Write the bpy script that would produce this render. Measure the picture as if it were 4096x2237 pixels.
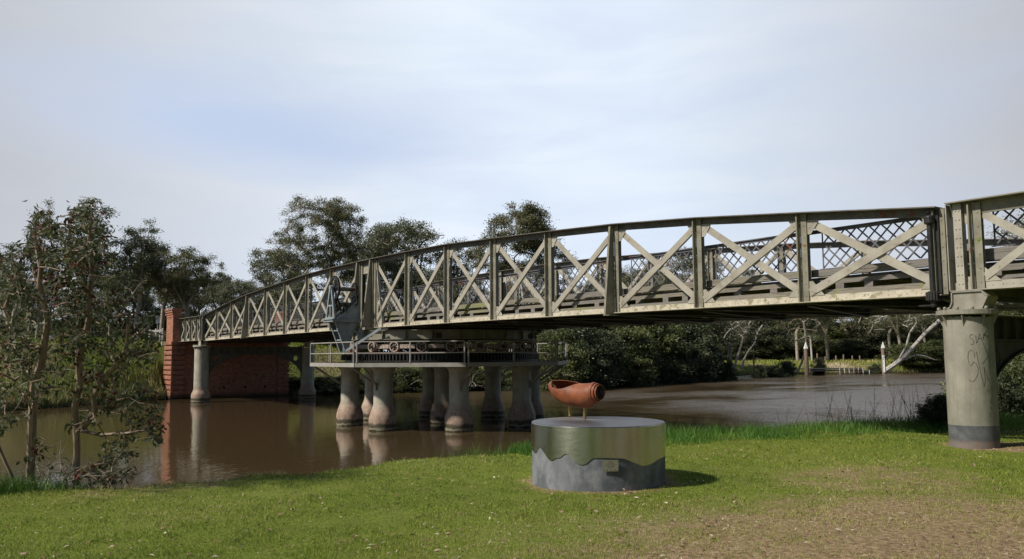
import bpy, math, random
import numpy as np
from mathutils import Vector, Matrix, noise as mnoise
PI = math.pi
S = bpy.context.scene
for o in list(bpy.data.objects): bpy.data.objects.remove(o)
COL = S.collection
R = math.radians

# ---------------------------------------------------------------- camera
CF = 3281.06
CC = np.array([30.024, -18.226, 2.818]); YAW = .6294; PIT = .092; ROL = -.0064
FW = np.array([-math.cos(YAW)*math.cos(PIT), math.sin(YAW)*math.cos(PIT), math.sin(PIT)])
RR = np.array([math.sin(YAW), math.cos(YAW), 0.0]); UU = np.cross(RR, FW)
R2 = RR*math.cos(ROL)+UU*math.sin(ROL); U2 = UU*math.cos(ROL)-RR*math.sin(ROL)
cam = bpy.data.cameras.new('camera'); camo = bpy.data.objects.new('camera', cam); COL.objects.link(camo)
camo.matrix_world = Matrix(((R2[0], U2[0], -FW[0], CC[0]), (R2[1], U2[1], -FW[1], CC[1]), (R2[2], U2[2], -FW[2], CC[2]), (0, 0, 0, 1)))
cam.sensor_width = 36; cam.lens = CF/4096*36; cam.clip_end = 6000; cam.clip_start = .1
S.camera = camo
def ray(x, y): return FW+R2*(x-2048)/CF-U2*(y-1118.5)/CF
def at(x, y, d): return CC+ray(x, y)*d            # a real point at a real distance
def atz(x, y, z):
    r = ray(x, y); return CC+r*((z-CC[2])/r[2])

# ---------------------------------------------------------------- world and sun
SUN_AZ = math.atan2(-.986, -.26); SUN_EL = R(44)
sd = Vector((math.cos(SUN_AZ)*math.cos(SUN_EL), math.sin(SUN_AZ)*math.cos(SUN_EL), math.sin(SUN_EL)))
sl = bpy.data.lights.new('sun', 'SUN'); sl.energy = 5.0; sl.angle = R(3.5); sl.color = (1, .93, .82)
so = bpy.data.objects.new('sun', sl); so.rotation_euler = sd.to_track_quat('Z', 'Y').to_euler(); COL.objects.link(so)
W = bpy.data.worlds.new('World'); S.world = W; W.use_nodes = True
nt = W.node_tree; nt.nodes.clear()
def N(t, k, **kw):
    n = t.nodes.new(k)
    for a, b in kw.items(): setattr(n, a, b)
    return n
wo = N(nt, 'ShaderNodeOutputWorld'); bg = N(nt, 'ShaderNodeBackground'); sky = N(nt, 'ShaderNodeTexSky')
sky.sky_type = 'NISHITA'; sky.sun_disc = False; sky.sun_elevation = SUN_EL
sky.sun_rotation = math.atan2(sd.x, sd.y)
sky.air_density = 1.0; sky.dust_density = .6; sky.ozone_density = 2
bg.inputs[1].default_value = .055
tc = N(nt, 'ShaderNodeTexCoord')
def vdir(px, py):
    r = ray(px, py); return r/np.linalg.norm(r)
def wnoise(scale, zs, det, rough, off=(0, 0, 0), dist=0):
    m = N(nt, 'ShaderNodeMapping'); m.inputs['Scale'].default_value = (1, 1, zs); m.inputs['Location'].default_value = off
    nt.links.new(tc.outputs['Generated'], m.inputs[0])
    n = N(nt, 'ShaderNodeTexNoise'); n.inputs['Scale'].default_value = scale; n.inputs['Detail'].default_value = det
    n.inputs['Roughness'].default_value = rough; n.inputs['Distortion'].default_value = dist
    nt.links.new(m.outputs[0], n.inputs['Vector']); return n.outputs['Fac']
def math_(t, op, a, b=None, c=None, clamp=False):
    n = N(t, 'ShaderNodeMath', operation=op, use_clamp=clamp)
    for i, v in enumerate((a, b, c)):
        if v is None: continue
        if isinstance(v, (int, float)): n.inputs[i].default_value = v
        else: t.links.new(v, n.inputs[i])
    return n.outputs[0]
def ramp_(t, src, stops):
    n = N(t, 'ShaderNodeValToRGB'); e = n.color_ramp.elements
    while len(e) > 1: e.remove(e[-1])
    e[0].position = stops[0][0]; e[0].color = tuple(stops[0][1])+(1,) if len(stops[0][1]) == 3 else stops[0][1]
    for p, c in stops[1:]:
        k = e.new(p); k.color = tuple(c)+(1,) if len(c) == 3 else c
    t.links.new(src, n.inputs[0]); return n.outputs[0]
def mix_(t, f, a, b, mode='MIX'):
    n = N(t, 'ShaderNodeMix', data_type='RGBA', blend_type=mode)
    if isinstance(f, (int, float)): n.inputs[0].default_value = f
    else: t.links.new(f, n.inputs[0])
    for i, v in ((6, a), (7, b)):
        if isinstance(v, (tuple, list)): n.inputs[i].default_value = tuple(v)+((1,) if len(v) == 3 else ())
        else: t.links.new(v, n.inputs[i])
    return n.outputs[2]
def blob(px, py, wx, wz):          # cloud or gap that sits at a direction of the sky
    d = vdir(px, py)
    m = N(nt, 'ShaderNodeVectorMath', operation='SUBTRACT'); nt.links.new(tc.outputs['Generated'], m.inputs[0]); m.inputs[1].default_value = tuple(d)
    m2 = N(nt, 'ShaderNodeVectorMath', operation='MULTIPLY'); nt.links.new(m.outputs[0], m2.inputs[0]); m2.inputs[1].default_value = (1/wx, 1/wx, 1/wz)
    l = N(nt, 'ShaderNodeVectorMath', operation='LENGTH'); nt.links.new(m2.outputs[0], l.inputs[0])
    return math_(nt, 'SUBTRACT', 1, l.outputs['Value'], clamp=True)
cl = wnoise(1.6, 3.2, 6, .5, (3.1, .4, .2), .5)
cl2 = wnoise(3.5, 4.5, 7, .55, (1.1, 5.4, 2.2), .4)
cov = math_(nt, 'ADD', math_(nt, 'MULTIPLY', cl, .75), math_(nt, 'MULTIPLY', cl2, .35))
cov = math_(nt, 'ADD', cov, .34)
gap = math_(nt, 'ADD', blob(900, 470, .36, .085), math_(nt, 'MULTIPLY', blob(1500, 620, .30, .06), .5))
cov = math_(nt, 'SUBTRACT', cov, math_(nt, 'MULTIPLY', gap, .50))
covr = ramp_(nt, cov, [(.34, (0, 0, 0)), (.9, (1, 1, 1))])
whit = ramp_(nt, cl2, [(.3, (13.09, 14.91, 17.27)), (.7, (14.91, 16.18, 18.00))])
grey = math_(nt, 'ADD', math_(nt, 'MULTIPLY', blob(-1000, 500, .66, .75), .8), math_(nt, 'MULTIPLY', blob(4700, 250, .5, .6), .85))
grey = math_(nt, 'MULTIPLY', grey, 1.35, clamp=True)
whit = mix_(nt, grey, whit, (8.36, 8.45, 9.00))
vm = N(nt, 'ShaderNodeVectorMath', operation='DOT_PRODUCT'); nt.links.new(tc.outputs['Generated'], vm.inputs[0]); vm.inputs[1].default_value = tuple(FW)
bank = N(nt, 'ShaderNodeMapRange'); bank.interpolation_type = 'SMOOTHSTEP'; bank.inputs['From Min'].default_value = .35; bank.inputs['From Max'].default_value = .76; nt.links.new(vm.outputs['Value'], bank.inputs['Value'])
covr = math_(nt, 'MULTIPLY', covr, bank.outputs[0])      # bright clouds confined to the view; sky elsewhere kept dim to cut fill light
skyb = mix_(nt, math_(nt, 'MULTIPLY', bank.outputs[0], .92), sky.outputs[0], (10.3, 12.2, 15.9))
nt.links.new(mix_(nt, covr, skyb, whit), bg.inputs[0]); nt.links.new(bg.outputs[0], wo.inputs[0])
S.view_settings.view_transform = 'Standard'; S.view_settings.look = 'None'; S.view_settings.exposure = .05; S.view_settings.gamma = 1
S.render.resolution_x = 1024; S.render.resolution_y = 559
S.render.engine = 'CYCLES'

# ---------------------------------------------------------------- helpers
def tag(o, label=None, cat=None, group=None, kind=None):
    if label: o['label'] = label
    if cat: o['category'] = cat
    if group: o['group'] = group
    if kind: o['kind'] = kind
    return o
def empty(name, loc, label, cat, group=None):
    o = bpy.data.objects.new(name, None); COL.objects.link(o); o.location = loc; o.empty_display_size = .3
    return tag(o, label, cat, group)
def link(name, me, mat=None, parent=None):
    o = bpy.data.objects.new(name, me); COL.objects.link(o)
    if mat is not None and not me.materials: me.materials.append(mat)
    if parent is not None:
        o.parent = parent
        p = parent; off = Vector((0, 0, 0))
        while p is not None: off += p.location; p = p.parent
        if not me.get('local'): o.location = -off
    return o
class MB:
    def __init__(s): s.v = []; s.f = []
    def add(s, vs, fs):
        b = len(s.v); s.v += [tuple(map(float, v)) for v in vs]; s.f += [tuple(b+i for i in f) for f in fs]
    def box(s, x0, y0, z0, x1, y1, z1):
        s.add([(x0, y0, z0), (x1, y0, z0), (x1, y1, z0), (x0, y1, z0), (x0, y0, z1), (x1, y0, z1), (x1, y1, z1), (x0, y1, z1)],
              [(3, 2, 1, 0), (4, 5, 6, 7), (0, 1, 5, 4), (1, 2, 6, 5), (2, 3, 7, 6), (3, 0, 4, 7)])
    def bar(s, a, b, w, h, up=(0, 0, 1)):          # w sideways, h along up
        a = np.array(a, float); b = np.array(b, float); d = b-a; d /= np.linalg.norm(d)
        u = np.array(up, float); sd_ = np.cross(d, u)
        if np.linalg.norm(sd_) < 1e-6: sd_ = np.cross(d, (1, 0, 0))
        sd_ /= np.linalg.norm(sd_); u = np.cross(sd_, d)
        q = [(-.5, -.5), (.5, -.5), (.5, .5), (-.5, .5)]
        s.add([p+sd_*w*i+u*h*j for p in (a, b) for i, j in q], [(0, 1, 2, 3), (7, 6, 5, 4), (0, 4, 5, 1), (1, 5, 6, 2), (2, 6, 7, 3), (3, 7, 4, 0)])
    def tube(s, pts, rad, n=8, cap=True):
        pts = [np.array(p, float) for p in pts]; k = len(pts)
        if isinstance(rad, (int, float)): rad = [rad]*k
        vs = []; fs = []; pu = None
        for i, p in enumerate(pts):
            d = pts[min(i+1, k-1)]-pts[max(i-1, 0)]; d = d/(np.linalg.norm(d)+1e-9)
            if pu is None: pu = np.cross(d, (0, 0, 1) if abs(d[2]) < .9 else (1, 0, 0))
            pu = pu-d*(pu@d); pu /= np.linalg.norm(pu)+1e-9; w = np.cross(d, pu)
            for j in range(n):
                a = 2*PI*j/n; vs.append(p+(pu*math.cos(a)+w*math.sin(a))*rad[i])
        for i in range(k-1):
            for j in range(n): fs.append((i*n+j, i*n+(j+1) % n, (i+1)*n+(j+1) % n, (i+1)*n+j))
        if cap: fs += [tuple(range(n-1, -1, -1)), tuple((k-1)*n+j for j in range(n))]
        s.add(vs, fs)
    def lathe(s, prof, c, n=32, axis='Z', cap=True):     # prof (r, h)
        vs = []; fs = []; k = len(prof)
        for r, h in prof:
            for j in range(n):
                a = 2*PI*j/n; x, y = r*math.cos(a), r*math.sin(a)
                vs.append((c[0]+x, c[1]+y, c[2]+h) if axis == 'Z' else ((c[0]+x, c[1]+h, c[2]+y) if axis == 'Y' else (c[0]+h, c[1]+x, c[2]+y)))
        for i in range(k-1):
            for j in range(n): fs.append((i*n+j, i*n+(j+1) % n, (i+1)*n+(j+1) % n, (i+1)*n+j))
        if cap: fs += [tuple(range(n-1, -1, -1)), tuple((k-1)*n+j for j in range(n))]
        s.add(vs, fs)
    def prism(s, poly, th):                        # poly of 3d points, th extrusion vector
        n = len(poly); poly = [np.array(p, float) for p in poly]; th = np.array(th, float)
        s.add(poly+[p+th for p in poly], [tuple(range(n-1, -1, -1)), tuple(range(n, 2*n))]+[(i, (i+1) % n, n+(i+1) % n, n+i) for i in range(n)])
    def strip(s, a, b, th):                        # plate between two edge polylines, any outline
        for i in range(len(a)-1): s.prism([a[i], a[i+1], b[i+1], b[i]], th)
    def rivet(s, p, n, r=.016):
        p = np.array(p, float); n = np.array(n, float); u = np.cross(n, (0, 0, 1) if abs(n[2]) < .9 else (1, 0, 0)); u /= np.linalg.norm(u); w = np.cross(n, u)
        vs = [p+(u*math.cos(a*PI/3)+w*math.sin(a*PI/3))*r for a in range(6)]+[p+n*r*.5+(u*math.cos(a*PI/3)+w*math.sin(a*PI/3))*r*.7 for a in range(6)]
        s.add(vs, [(i, (i+1) % 6, 6+(i+1) % 6, 6+i) for i in range(6)]+[tuple(range(6, 12))])
    def build(s, name, mat, parent=None, smooth=False, fixn=True):
        me = bpy.data.meshes.new(name); me.from_pydata(s.v, [], s.f); me.update()
        if fixn:
            import bmesh
            bm = bmesh.new(); bm.from_mesh(me); bmesh.ops.recalc_face_normals(bm, faces=bm.faces); bm.to_mesh(me); bm.free()
        if smooth:
            me.polygons.foreach_set('use_smooth', [True]*len(me.polygons))
            try: me.set_sharp_from_angle(angle=R(38))
            except Exception: pass
        return link(name, me, mat, parent)
def npmesh(name, V, F, attrs=None):                # V (n,3) F (m,k) numpy, attrs: face floats
    me = bpy.data.meshes.new(name); V = np.asarray(V, np.float32); F = np.asarray(F, np.int32); m, k = F.shape
    me.vertices.add(len(V)); me.vertices.foreach_set('co', V.ravel())
    me.loops.add(m*k); me.loops.foreach_set('vertex_index', F.ravel())
    me.polygons.add(m); me.polygons.foreach_set('loop_start', np.arange(0, m*k, k, dtype=np.int32))
    me.update(calc_edges=True)
    for n_, a in (attrs or {}).items():
        dom = 'POINT' if len(a) == len(V) and len(a) != m else 'FACE'
        at_ = me.attributes.new(n_, 'FLOAT', dom); at_.data.foreach_set('value', np.asarray(a, np.float32))
    return me

# ---------------------------------------------------------------- materials
def newmat(name):
    m = bpy.data.materials.new(name); m.use_nodes = True; t = m.node_tree; t.nodes.clear()
    o = N(t, 'ShaderNodeOutputMaterial'); b = N(t, 'ShaderNodeBsdfPrincipled'); t.links.new(b.outputs[0], o.inputs[0])
    return m, t, b
def pos(t, scale=(1, 1, 1)):
    g = N(t, 'ShaderNodeNewGeometry'); m = N(t, 'ShaderNodeMapping'); m.inputs['Scale'].default_value = scale
    t.links.new(g.outputs['Position'], m.inputs[0]); return m.outputs[0]
def noi(t, vec, scale, det=4, rough=.55, dist=0):
    n = N(t, 'ShaderNodeTexNoise'); n.inputs['Scale'].default_value = scale; n.inputs['Detail'].default_value = det; n.inputs['Roughness'].default_value = rough
    n.inputs['Distortion'].default_value = dist; t.links.new(vec, n.inputs['Vector']); return n.outputs['Fac']
def bump(t, b, h, st, dist=.01):
    n = N(t, 'ShaderNodeBump'); n.inputs['Strength'].default_value = st; n.inputs['Distance'].default_value = dist
    t.links.new(h, n.inputs['Height']); t.links.new(n.outputs[0], b.inputs['Normal'])
def step(t, src, a, b): 
    n = N(t, 'ShaderNodeMapRange'); n.interpolation_type = 'SMOOTHSTEP'; n.inputs['From Min'].default_value = a; n.inputs['From Max'].default_value = b
    t.links.new(src, n.inputs['Value']); return n.outputs[0]
def simple(name, c1, c2, scale=6, rough=.6, metal=0, bs=.15, spots=None, vs=(1, 1, 1), lo=.35, hi=.65, spec=.4):
    m, t, b = newmat(name); p = pos(t, vs)
    col = ramp_(t, noi(t, p, scale, 6, .6), [(lo, c1), (hi, c2)])
    for (c, sc, a, bb) in spots or []:
        col = mix_(t, step(t, noi(t, p, sc, 5, .65), a, bb), col, c)
    t.links.new(col, b.inputs['Base Color']); b.inputs['Roughness'].default_value = rough; b.inputs['Metallic'].default_value = metal
    b.inputs['Specular IOR Level'].default_value = spec
    if bs: bump(t, b, noi(t, p, scale*8, 3), bs)
    return m
M = {}
rust = (.16, .055, .022)
M['paint'] = simple('cream_paint', (.29, .27, .22), (.385, .36, .30), 3, .5, 0, .08, [(rust, 2.3, .69, .76), ((.21, .20, .09), 9, .70, .76), ((.20, .185, .15), 1.3, .50, .78), ((.19, .15, .105), 5.5, .60, .74)])
M['lichen'] = simple('lichened_paint', (.40, .36, .28), (.50, .46, .37), 3, .6, 0, .15, [((.25, .235, .14), 7, .54, .62), (rust, 9, .68, .73), ((.13, .12, .08), 16, .62, .68)])
M['post'] = simple('olive_grey_paint', (.17, .16, .12), (.255, .24, .185), 3, .5, 0, .1, [(rust, 2.1, .66, .72), ((.34, .31, .25), 4, .60, .68), ((.15, .17, .06), 2.7, .66, .72)])
M['dark_and_shade_paint'] = simple('weathered_shade_grey_paint', (.085, .08, .07), (.15, .14, .12), 3, .55, 0, .1, [(rust, 2.1, .62, .72), ((.07, .065, .055), 5, .6, .7)])  # darkened so the top chord carries the shade of its overhanging plate
M['lattice'] = simple('grey_lattice_paint', (.085, .088, .10), (.15, .15, .165), 4, .5, 0, .1, [(rust, 3, .58, .68), ((.20, .19, .045), 2.2, .66, .74)])
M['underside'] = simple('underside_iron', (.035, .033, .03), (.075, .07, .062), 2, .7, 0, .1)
M['black'] = simple('black_greased_iron', (.012, .012, .012), (.03, .028, .026), 5, .45, 0, .15, [((.06, .03, .018), 8, .66, .74)])
M['winch'] = simple('blue_grey_paint', (.17, .20, .21), (.27, .31, .325), 4, .45, 0, .06, [(rust, 5, .70, .76), ((.13, .14, .14), 3, .62, .75)])
M['rustytrack'] = simple('rusty_track', (.20, .06, .025), (.30, .12, .06), 8, .8, 0, .3)
M['walk'] = simple('walkway_paint', (.27, .26, .235), (.35, .335, .30), 2.5, .5, 0, .06, [(rust, 4, .72, .78)])
M['rollrim'] = simple('roller_paint', (.30, .24, .20), (.42, .35, .29), 9, .7, 0, .2, [(rust, 12, .55, .66)])
M['bronze'] = simple('bronze', (.36, .25, .12), (.45, .33, .17), 20, .35, .85, .1)
M['whitepaint'] = simple('white_paint', (.70, .70, .68), (.80, .80, .78), 9, .5, 0, .05)
M['darkrust'] = simple('dark_old_rust', (.03, .018, .014), (.09, .045, .03), 25, .6, .2, .4)
def timber(name, c1, c2, moss=0):
    m, t, b = newmat(name); p = pos(t, (1, 1, 9)); q = pos(t, (.35, 3, 14))
    f = noi(t, q, 5, 7, .7, .6); col = ramp_(t, f, [(.3, c1), (.52, c2), (.75, tuple(x*1.35 for x in c2))])
    cr = step(t, noi(t, pos(t, (.5, 3, 22)), 3.2, 4, .6, .3), .62, .66)
    col = mix_(t, cr, col, (.035, .03, .025))
    if moss: col = mix_(t, math_(t, 'MULTIPLY', step(t, noi(t, pos(t), 1.3, 6, .65), .53, .62), moss), col, (.20, .215, .085))
    t.links.new(col, b.inputs['Base Color']); b.inputs['Roughness'].default_value = .85; b.inputs['Specular IOR Level'].default_value = .2
    bump(t, b, math_(t, 'SUBTRACT', f, math_(t, 'MULTIPLY', cr, .6)), .6, .02); return m
M['timber'] = timber('grey_timber', (.10, .092, .082), (.205, .19, .17), .0)
M['mosstimber'] = timber('mossy_grey_timber', (.11, .10, .085), (.225, .205, .17), .75)
M['piletimber'] = timber('brown_pile_timber', (.12, .085, .065), (.24, .18, .14), 0)
def brick():
    m, t, b = newmat('red_brick'); g = N(t, 'ShaderNodeNewGeometry'); s = N(t, 'ShaderNodeSeparateXYZ'); t.links.new(g.outputs['Position'], s.inputs[0])
    c = N(t, 'ShaderNodeCombineXYZ'); t.links.new(math_(t, 'ADD', s.outputs[0], s.outputs[1]), c.inputs[0]); t.links.new(s.outputs[2], c.inputs[1])
    br = N(t, 'ShaderNodeTexBrick'); t.links.new(c.outputs[0], br.inputs['Vector']); br.inputs['Scale'].default_value = 1
    br.inputs['Brick Width'].default_value = .24; br.inputs['Row Height'].default_value = .085; br.inputs['Mortar Size'].default_value = .010; br.inputs['Bias'].default_value = -.1
    br.inputs['Color1'].default_value = (.42, .13, .065, 1); br.inputs['Color2'].default_value = (.15, .042, .028, 1); br.inputs['Mortar'].default_value = (.34, .26, .2, 1)
    p = pos(t); col = mix_(t, step(t, noi(t, p, 5, 6, .7), .55, .72), br.outputs[0], (.42, .26, .19))
    col = mix_(t, step(t, noi(t, p, 1.1, 5, .6), .55, .75), col, (.12, .045, .03))
    col = mix_(t, math_(t, 'MULTIPLY', step(t, noi(t, p, 2.1, 5, .7), .62, .68), .6), col, (.16, .15, .05))
    n = N(t, 'ShaderNodeMapRange'); n.inputs['From Min'].default_value = .55; n.inputs['From Max'].default_value = .15; t.links.new(math_(t, 'ADD', s.outputs[2], math_(t, 'MULTIPLY', noi(t, p, 3), .25)), n.inputs['Value'])
    col = mix_(t, n.outputs[0], col, (.045, .035, .022))
    t.links.new(col, b.inputs['Base Color']); b.inputs['Roughness'].default_value = .85; b.inputs['Specular IOR Level'].default_value = .25
    bump(t, b, math_(t, 'SUBTRACT', noi(t, p, 30), br.outputs['Fac']), .5, .015); return m
M['brick'] = brick()
def pier_mat(name, water=True):
    m, t, b = newmat(name); g = N(t, 'ShaderNodeNewGeometry'); s = N(t, 'ShaderNodeSeparateXYZ'); t.links.new(g.outputs['Position'], s.inputs[0]); p = pos(t)
    zz = math_(t, 'ADD', s.outputs[2], math_(t, 'MULTIPLY', math_(t, 'SUBTRACT', noi(t, p, 4, 5), .5), .22 if water else .03))
    k_ = 1.5 if water else 1
    col = ramp_(t, noi(t, p, 2.5, 6, .6), [(.3, (.21*k_, .20*k_, .16*k_)), (.55, (.27*k_, .26*k_, .212*k_)), (.75, (.32*k_, .305*k_, .25*k_))])
    streak = step(t, noi(t, pos(t, (5, 5, .4)), 1.6, 6, .65), .50, .70)
    col = mix_(t, math_(t, 'MULTIPLY', streak, .55), col, (.15, .125, .085)); col = mix_(t, math_(t, 'MULTIPLY', step(t, noi(t, p, 1.1, 6, .7), .5, .66), .35), col, (.12, .12, .10))
    col = mix_(t, step(t, noi(t, pos(t, (1, 1, .6)), 7, 4, .7), .70, .74), col, (.11, .045, .025))
    if water:
        mr = N(t, 'ShaderNodeMapRange'); mr.inputs['From Min'].default_value = 1.12; mr.inputs['From Max'].default_value = .72; t.links.new(zz, mr.inputs['Value'])
        rr_ = ramp_(t, noi(t, p, 5, 5, .7), [(.35, (.23, .14, .10)), (.5, (.33, .22, .16)), (.68, (.42, .34, .265))])
        col = mix_(t, math_(t, 'MULTIPLY', mr.outputs[0], .85), col, rr_)
        col = mix_(t, step(t, zz, .33, .22), col, (.07, .06, .04)); col = mix_(t, step(t, zz, .14, .10), col, (.22, .20, .14))
        col = mix_(t, step(t, zz, .05, .02), col, (.03, .028, .015))
    else:
        inb = N(t, 'ShaderNodeMath', operation='LESS_THAN'); t.links.new(zz, inb.inputs[0]); inb.inputs[1].default_value = 1.59
        band = ramp_(t, noi(t, p, 5, 5, .6), [(.4, (.07, .075, .08)), (.7, (.13, .135, .14))])
        col = mix_(t, inb.outputs[0], col, band)
        col = mix_(t, math_(t, 'MULTIPLY', step(t, zz, 1.40, 1.30), math_(t, 'MULTIPLY', step(t, noi(t, p, 9, 6, .75), .50, .58), .75)), col, (.15, .06, .045))
        col = mix_(t, math_(t, 'MULTIPLY', step(t, math_(t, 'ADD', zz, math_(t, 'MULTIPLY', noi(t, p, 5, 4), .2)), 1.47, 1.38), .55), col, (.24, .19, .16))
    t.links.new(col, b.inputs['Base Color']); b.inputs['Roughness'].default_value = .6; b.inputs['Specular IOR Level'].default_value = .3
    bump(t, b, noi(t, p, 22, 4), .25, .012); return m
M['wetpier'] = pier_mat('river_pier_paint'); M['drypier'] = pier_mat('bank_pier_paint', False)
def concrete():
    m, t, b = newmat('grey_concrete'); p = pos(t)
    col = ramp_(t, noi(t, pos(t, (1, 1, .5)), 4, 7, .65), [(.3, (.095, .105, .12)), (.5, (.165, .175, .195)), (.72, (.25, .255, .265))])
    col = mix_(t, math_(t, 'MULTIPLY', step(t, noi(t, pos(t, (3, 3, .6)), 1.6, 6, .7), .50, .62), .4), col, (.075, .08, .085))
    v = N(t, 'ShaderNodeTexVoronoi'); v.inputs['Scale'].default_value = 26; t.links.new(p, v.inputs['Vector'])
    col = mix_(t, step(t, v.outputs['Distance'], .14, .08), col, (.07, .07, .07))
    col = mix_(t, math_(t, 'MULTIPLY', step(t, noi(t, p, 1.9, 5, .6), .50, .60), .6), col, (.055, .065, .08))
    t.links.new(col, b.inputs['Base Color']); b.inputs['Roughness'].default_value = .7; bump(t, b, noi(t, p, 30, 5), .25, .01); return m
M['concrete'] = concrete()
ANI = .25
def steel(name, rough, c, top=False):
    m, t, b = newmat(name); p = pos(t)
    col = ramp_(t, noi(t, p, 3, 6, .6), [(.3, tuple(x*.85 for x in c)), (.7, c)])
    if top:
        d = N(t, 'ShaderNodeVectorMath', operation='DISTANCE'); t.links.new(p, d.inputs[0]); d.inputs[1].default_value = (20.85, -10.42, 1.9)
        f = math_(t, 'ADD', d.outputs['Value'], math_(t, 'MULTIPLY', math_(t, 'SUBTRACT', noi(t, p, 9, 5, .7), .5), .55))
        st_ = math_(t, 'MULTIPLY', step(t, f, .50, .25), .85); col = mix_(t, st_, col, (.11, .065, .04))
    t.links.new(col, b.inputs['Base Color']); b.inputs['Metallic'].default_value = 1
    if top: t.links.new(math_(t, 'SUBTRACT', 1, st_), b.inputs['Metallic'])
    r_ = N(t, 'ShaderNodeMapRange'); r_.inputs['To Min'].default_value = rough-.06; r_.inputs['To Max'].default_value = rough+.14; t.links.new(noi(t, pos(t, (2, 2, 8) if not top else (1, 1, 1)), 4, 6, .7), r_.inputs['Value']); t.links.new(r_.outputs[0], b.inputs['Roughness'])
    if not top:
        bump(t, b, noi(t, pos(t, (1, 1, 60)), 5, 3), .04, .004); tg = N(t, 'ShaderNodeTangent'); tg.direction_type = 'RADIAL'; tg.axis = 'Z'; t.links.new(tg.outputs[0], b.inputs['Tangent']); b.inputs['Anisotropic'].default_value = .75; b.inputs['Anisotropic Rotation'].default_value = ANI
    return m
M['steel'] = steel('brushed_steel', .20, (.50, .50, .455)); M['steeltop'] = steel('steel_top', .34, (.27, .27, .285), True)
M['corten'] = simple('rusted_steel', (.12, .032, .013), (.255, .078, .025), 5, .55, 0, .12, [((.17, .05, .028), 3.2, .5, .66), ((.09, .03, .02), 24, .68, .74)])
M['plaque'] = simple('bronze_plaque', (.24, .23, .17), (.30, .29, .22), 12, .45, .3, .05)
M['asphalt'] = simple('asphalt', (.045, .045, .048), (.065, .065, .066), 20, .9, 0, .3)
def leafmat(name, stops, trans=.25, rough=.5, spec=.35):
    m, t, b = newmat(name); a = N(t, 'ShaderNodeAttribute'); a.attribute_name = 'hue'
    col = ramp_(t, a.outputs['Fac'], stops); t.links.new(col, b.inputs['Base Color']); b.inputs['Roughness'].default_value = rough; b.inputs['Specular IOR Level'].default_value = spec
    tr = N(t, 'ShaderNodeBsdfTranslucent'); t.links.new(mix_(t, .5, col, (.12, .16, .03)), tr.inputs[0]); ms = N(t, 'ShaderNodeMixShader'); ms.inputs[0].default_value = trans
    t.links.new(b.outputs[0], ms.inputs[1]); t.links.new(tr.outputs[0], ms.inputs[2]); t.links.new(ms.outputs[0], [n for n in t.nodes if n.type == 'OUTPUT_MATERIAL'][0].inputs[0]); return m
M['gumleaf'] = leafmat('gum_leaves', [(0, (.075, .085, .042)), (.35, (.13, .135, .068)), (.7, (.195, .182, .10)), (.93, (.26, .22, .14)), (1, (.20, .11, .06))])
M['gumleafb'] = leafmat('grey_gum_leaves', [(0, (.07, .082, .05)), (.5, (.13, .14, .088)), (.85, (.20, .20, .14)), (1, (.25, .22, .15))])
M['bushleaf'] = leafmat('wattle_leaves', [(0, (.045, .058, .022)), (.5, (.10, .118, .042)), (.85, (.18, .195, .07)), (1, (.24, .22, .10))])
M['darkleaf'] = leafmat('dark_shrub_leaves', [(0, (.028, .036, .02)), (.5, (.062, .074, .038)), (.9, (.11, .125, .062)), (1, (.15, .15, .085))], .15)
M['sapleaf'] = leafmat('sapling_leaves', [(0, (.04, .048, .027)), (.45, (.078, .09, .053)), (.78, (.14, .15, .098)), (.86, (.18, .18, .12)), (.875, (.07, .012, .012)), (1, (.13, .018, .018))], .25, .6, .2)
M['grassblade'] = leafmat('lawn_blades', [(0, (.07, .13, .014)), (.32, (.17, .245, .028)), (.6, (.28, .335, .05)), (.8, (.38, .365, .11)), (1, (.48, .40, .22))], .3, .6, .2)
M['longgrass'] = leafmat('long_grass', [(0, (.035, .10, .015)), (.5, (.08, .20, .025)), (.85, (.13, .27, .045)), (1, (.30, .28, .12))], .35, .5, .3)
M['reed'] = leafmat('reed_blades', [(0, (.07, .10, .025)), (.4, (.15, .18, .05)), (.7, (.32, .28, .14)), (1, (.46, .38, .23))], .2, .7, .2)
M['litter'] = leafmat('fallen_leaves', [(0, (.06, .035, .022)), (.3, (.20, .10, .07)), (.55, (.30, .21, .14)), (.8, (.42, .34, .25)), (1, (.55, .48, .38))], .05, .7, .2)
M['bark'] = simple('gum_bark', (.20, .165, .125), (.38, .33, .27), 4, .8, 0, .3, [((.10, .07, .05), 2.5, .58, .7)], (2, 2, .7))
M['palebark'] = simple('pale_gum_bark', (.34, .31, .28), (.52, .49, .45), 3, .8, 0, .3, [((.20, .13, .09), 1.6, .56, .68)], (1.5, 1.5, .6))
M['sapbark'] = simple('sapling_bark', (.17, .11, .08), (.30, .22, .155), 9, .7, 0, .25, [((.10, .06, .042), 5, .55, .7)], (2, 2, .6))
M['darkbark'] = simple('dark_bark', (.035, .028, .022), (.08, .065, .05), 5, .9, 0, .3)
M['deadwood'] = simple('dead_wood', (.22, .19, .15), (.38, .34, .28), 6, .85, 0, .2)
M['gap'] = simple('dark_hole', (.006, .006, .006), (.01, .01, .01), 6, .9, 0, 0)
M['plaqueink'] = simple('etched_letters', (.05, .045, .035), (.07, .06, .05), 6, .7, 0, 0)
M['pen'] = simple('faded_pen', (.07, .068, .06), (.10, .095, .085), 6, .7, 0, 0)
M['tick'] = simple('gauge_marks', (.02, .02, .02), (.03, .03, .03), 6, .7, 0, 0)

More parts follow.
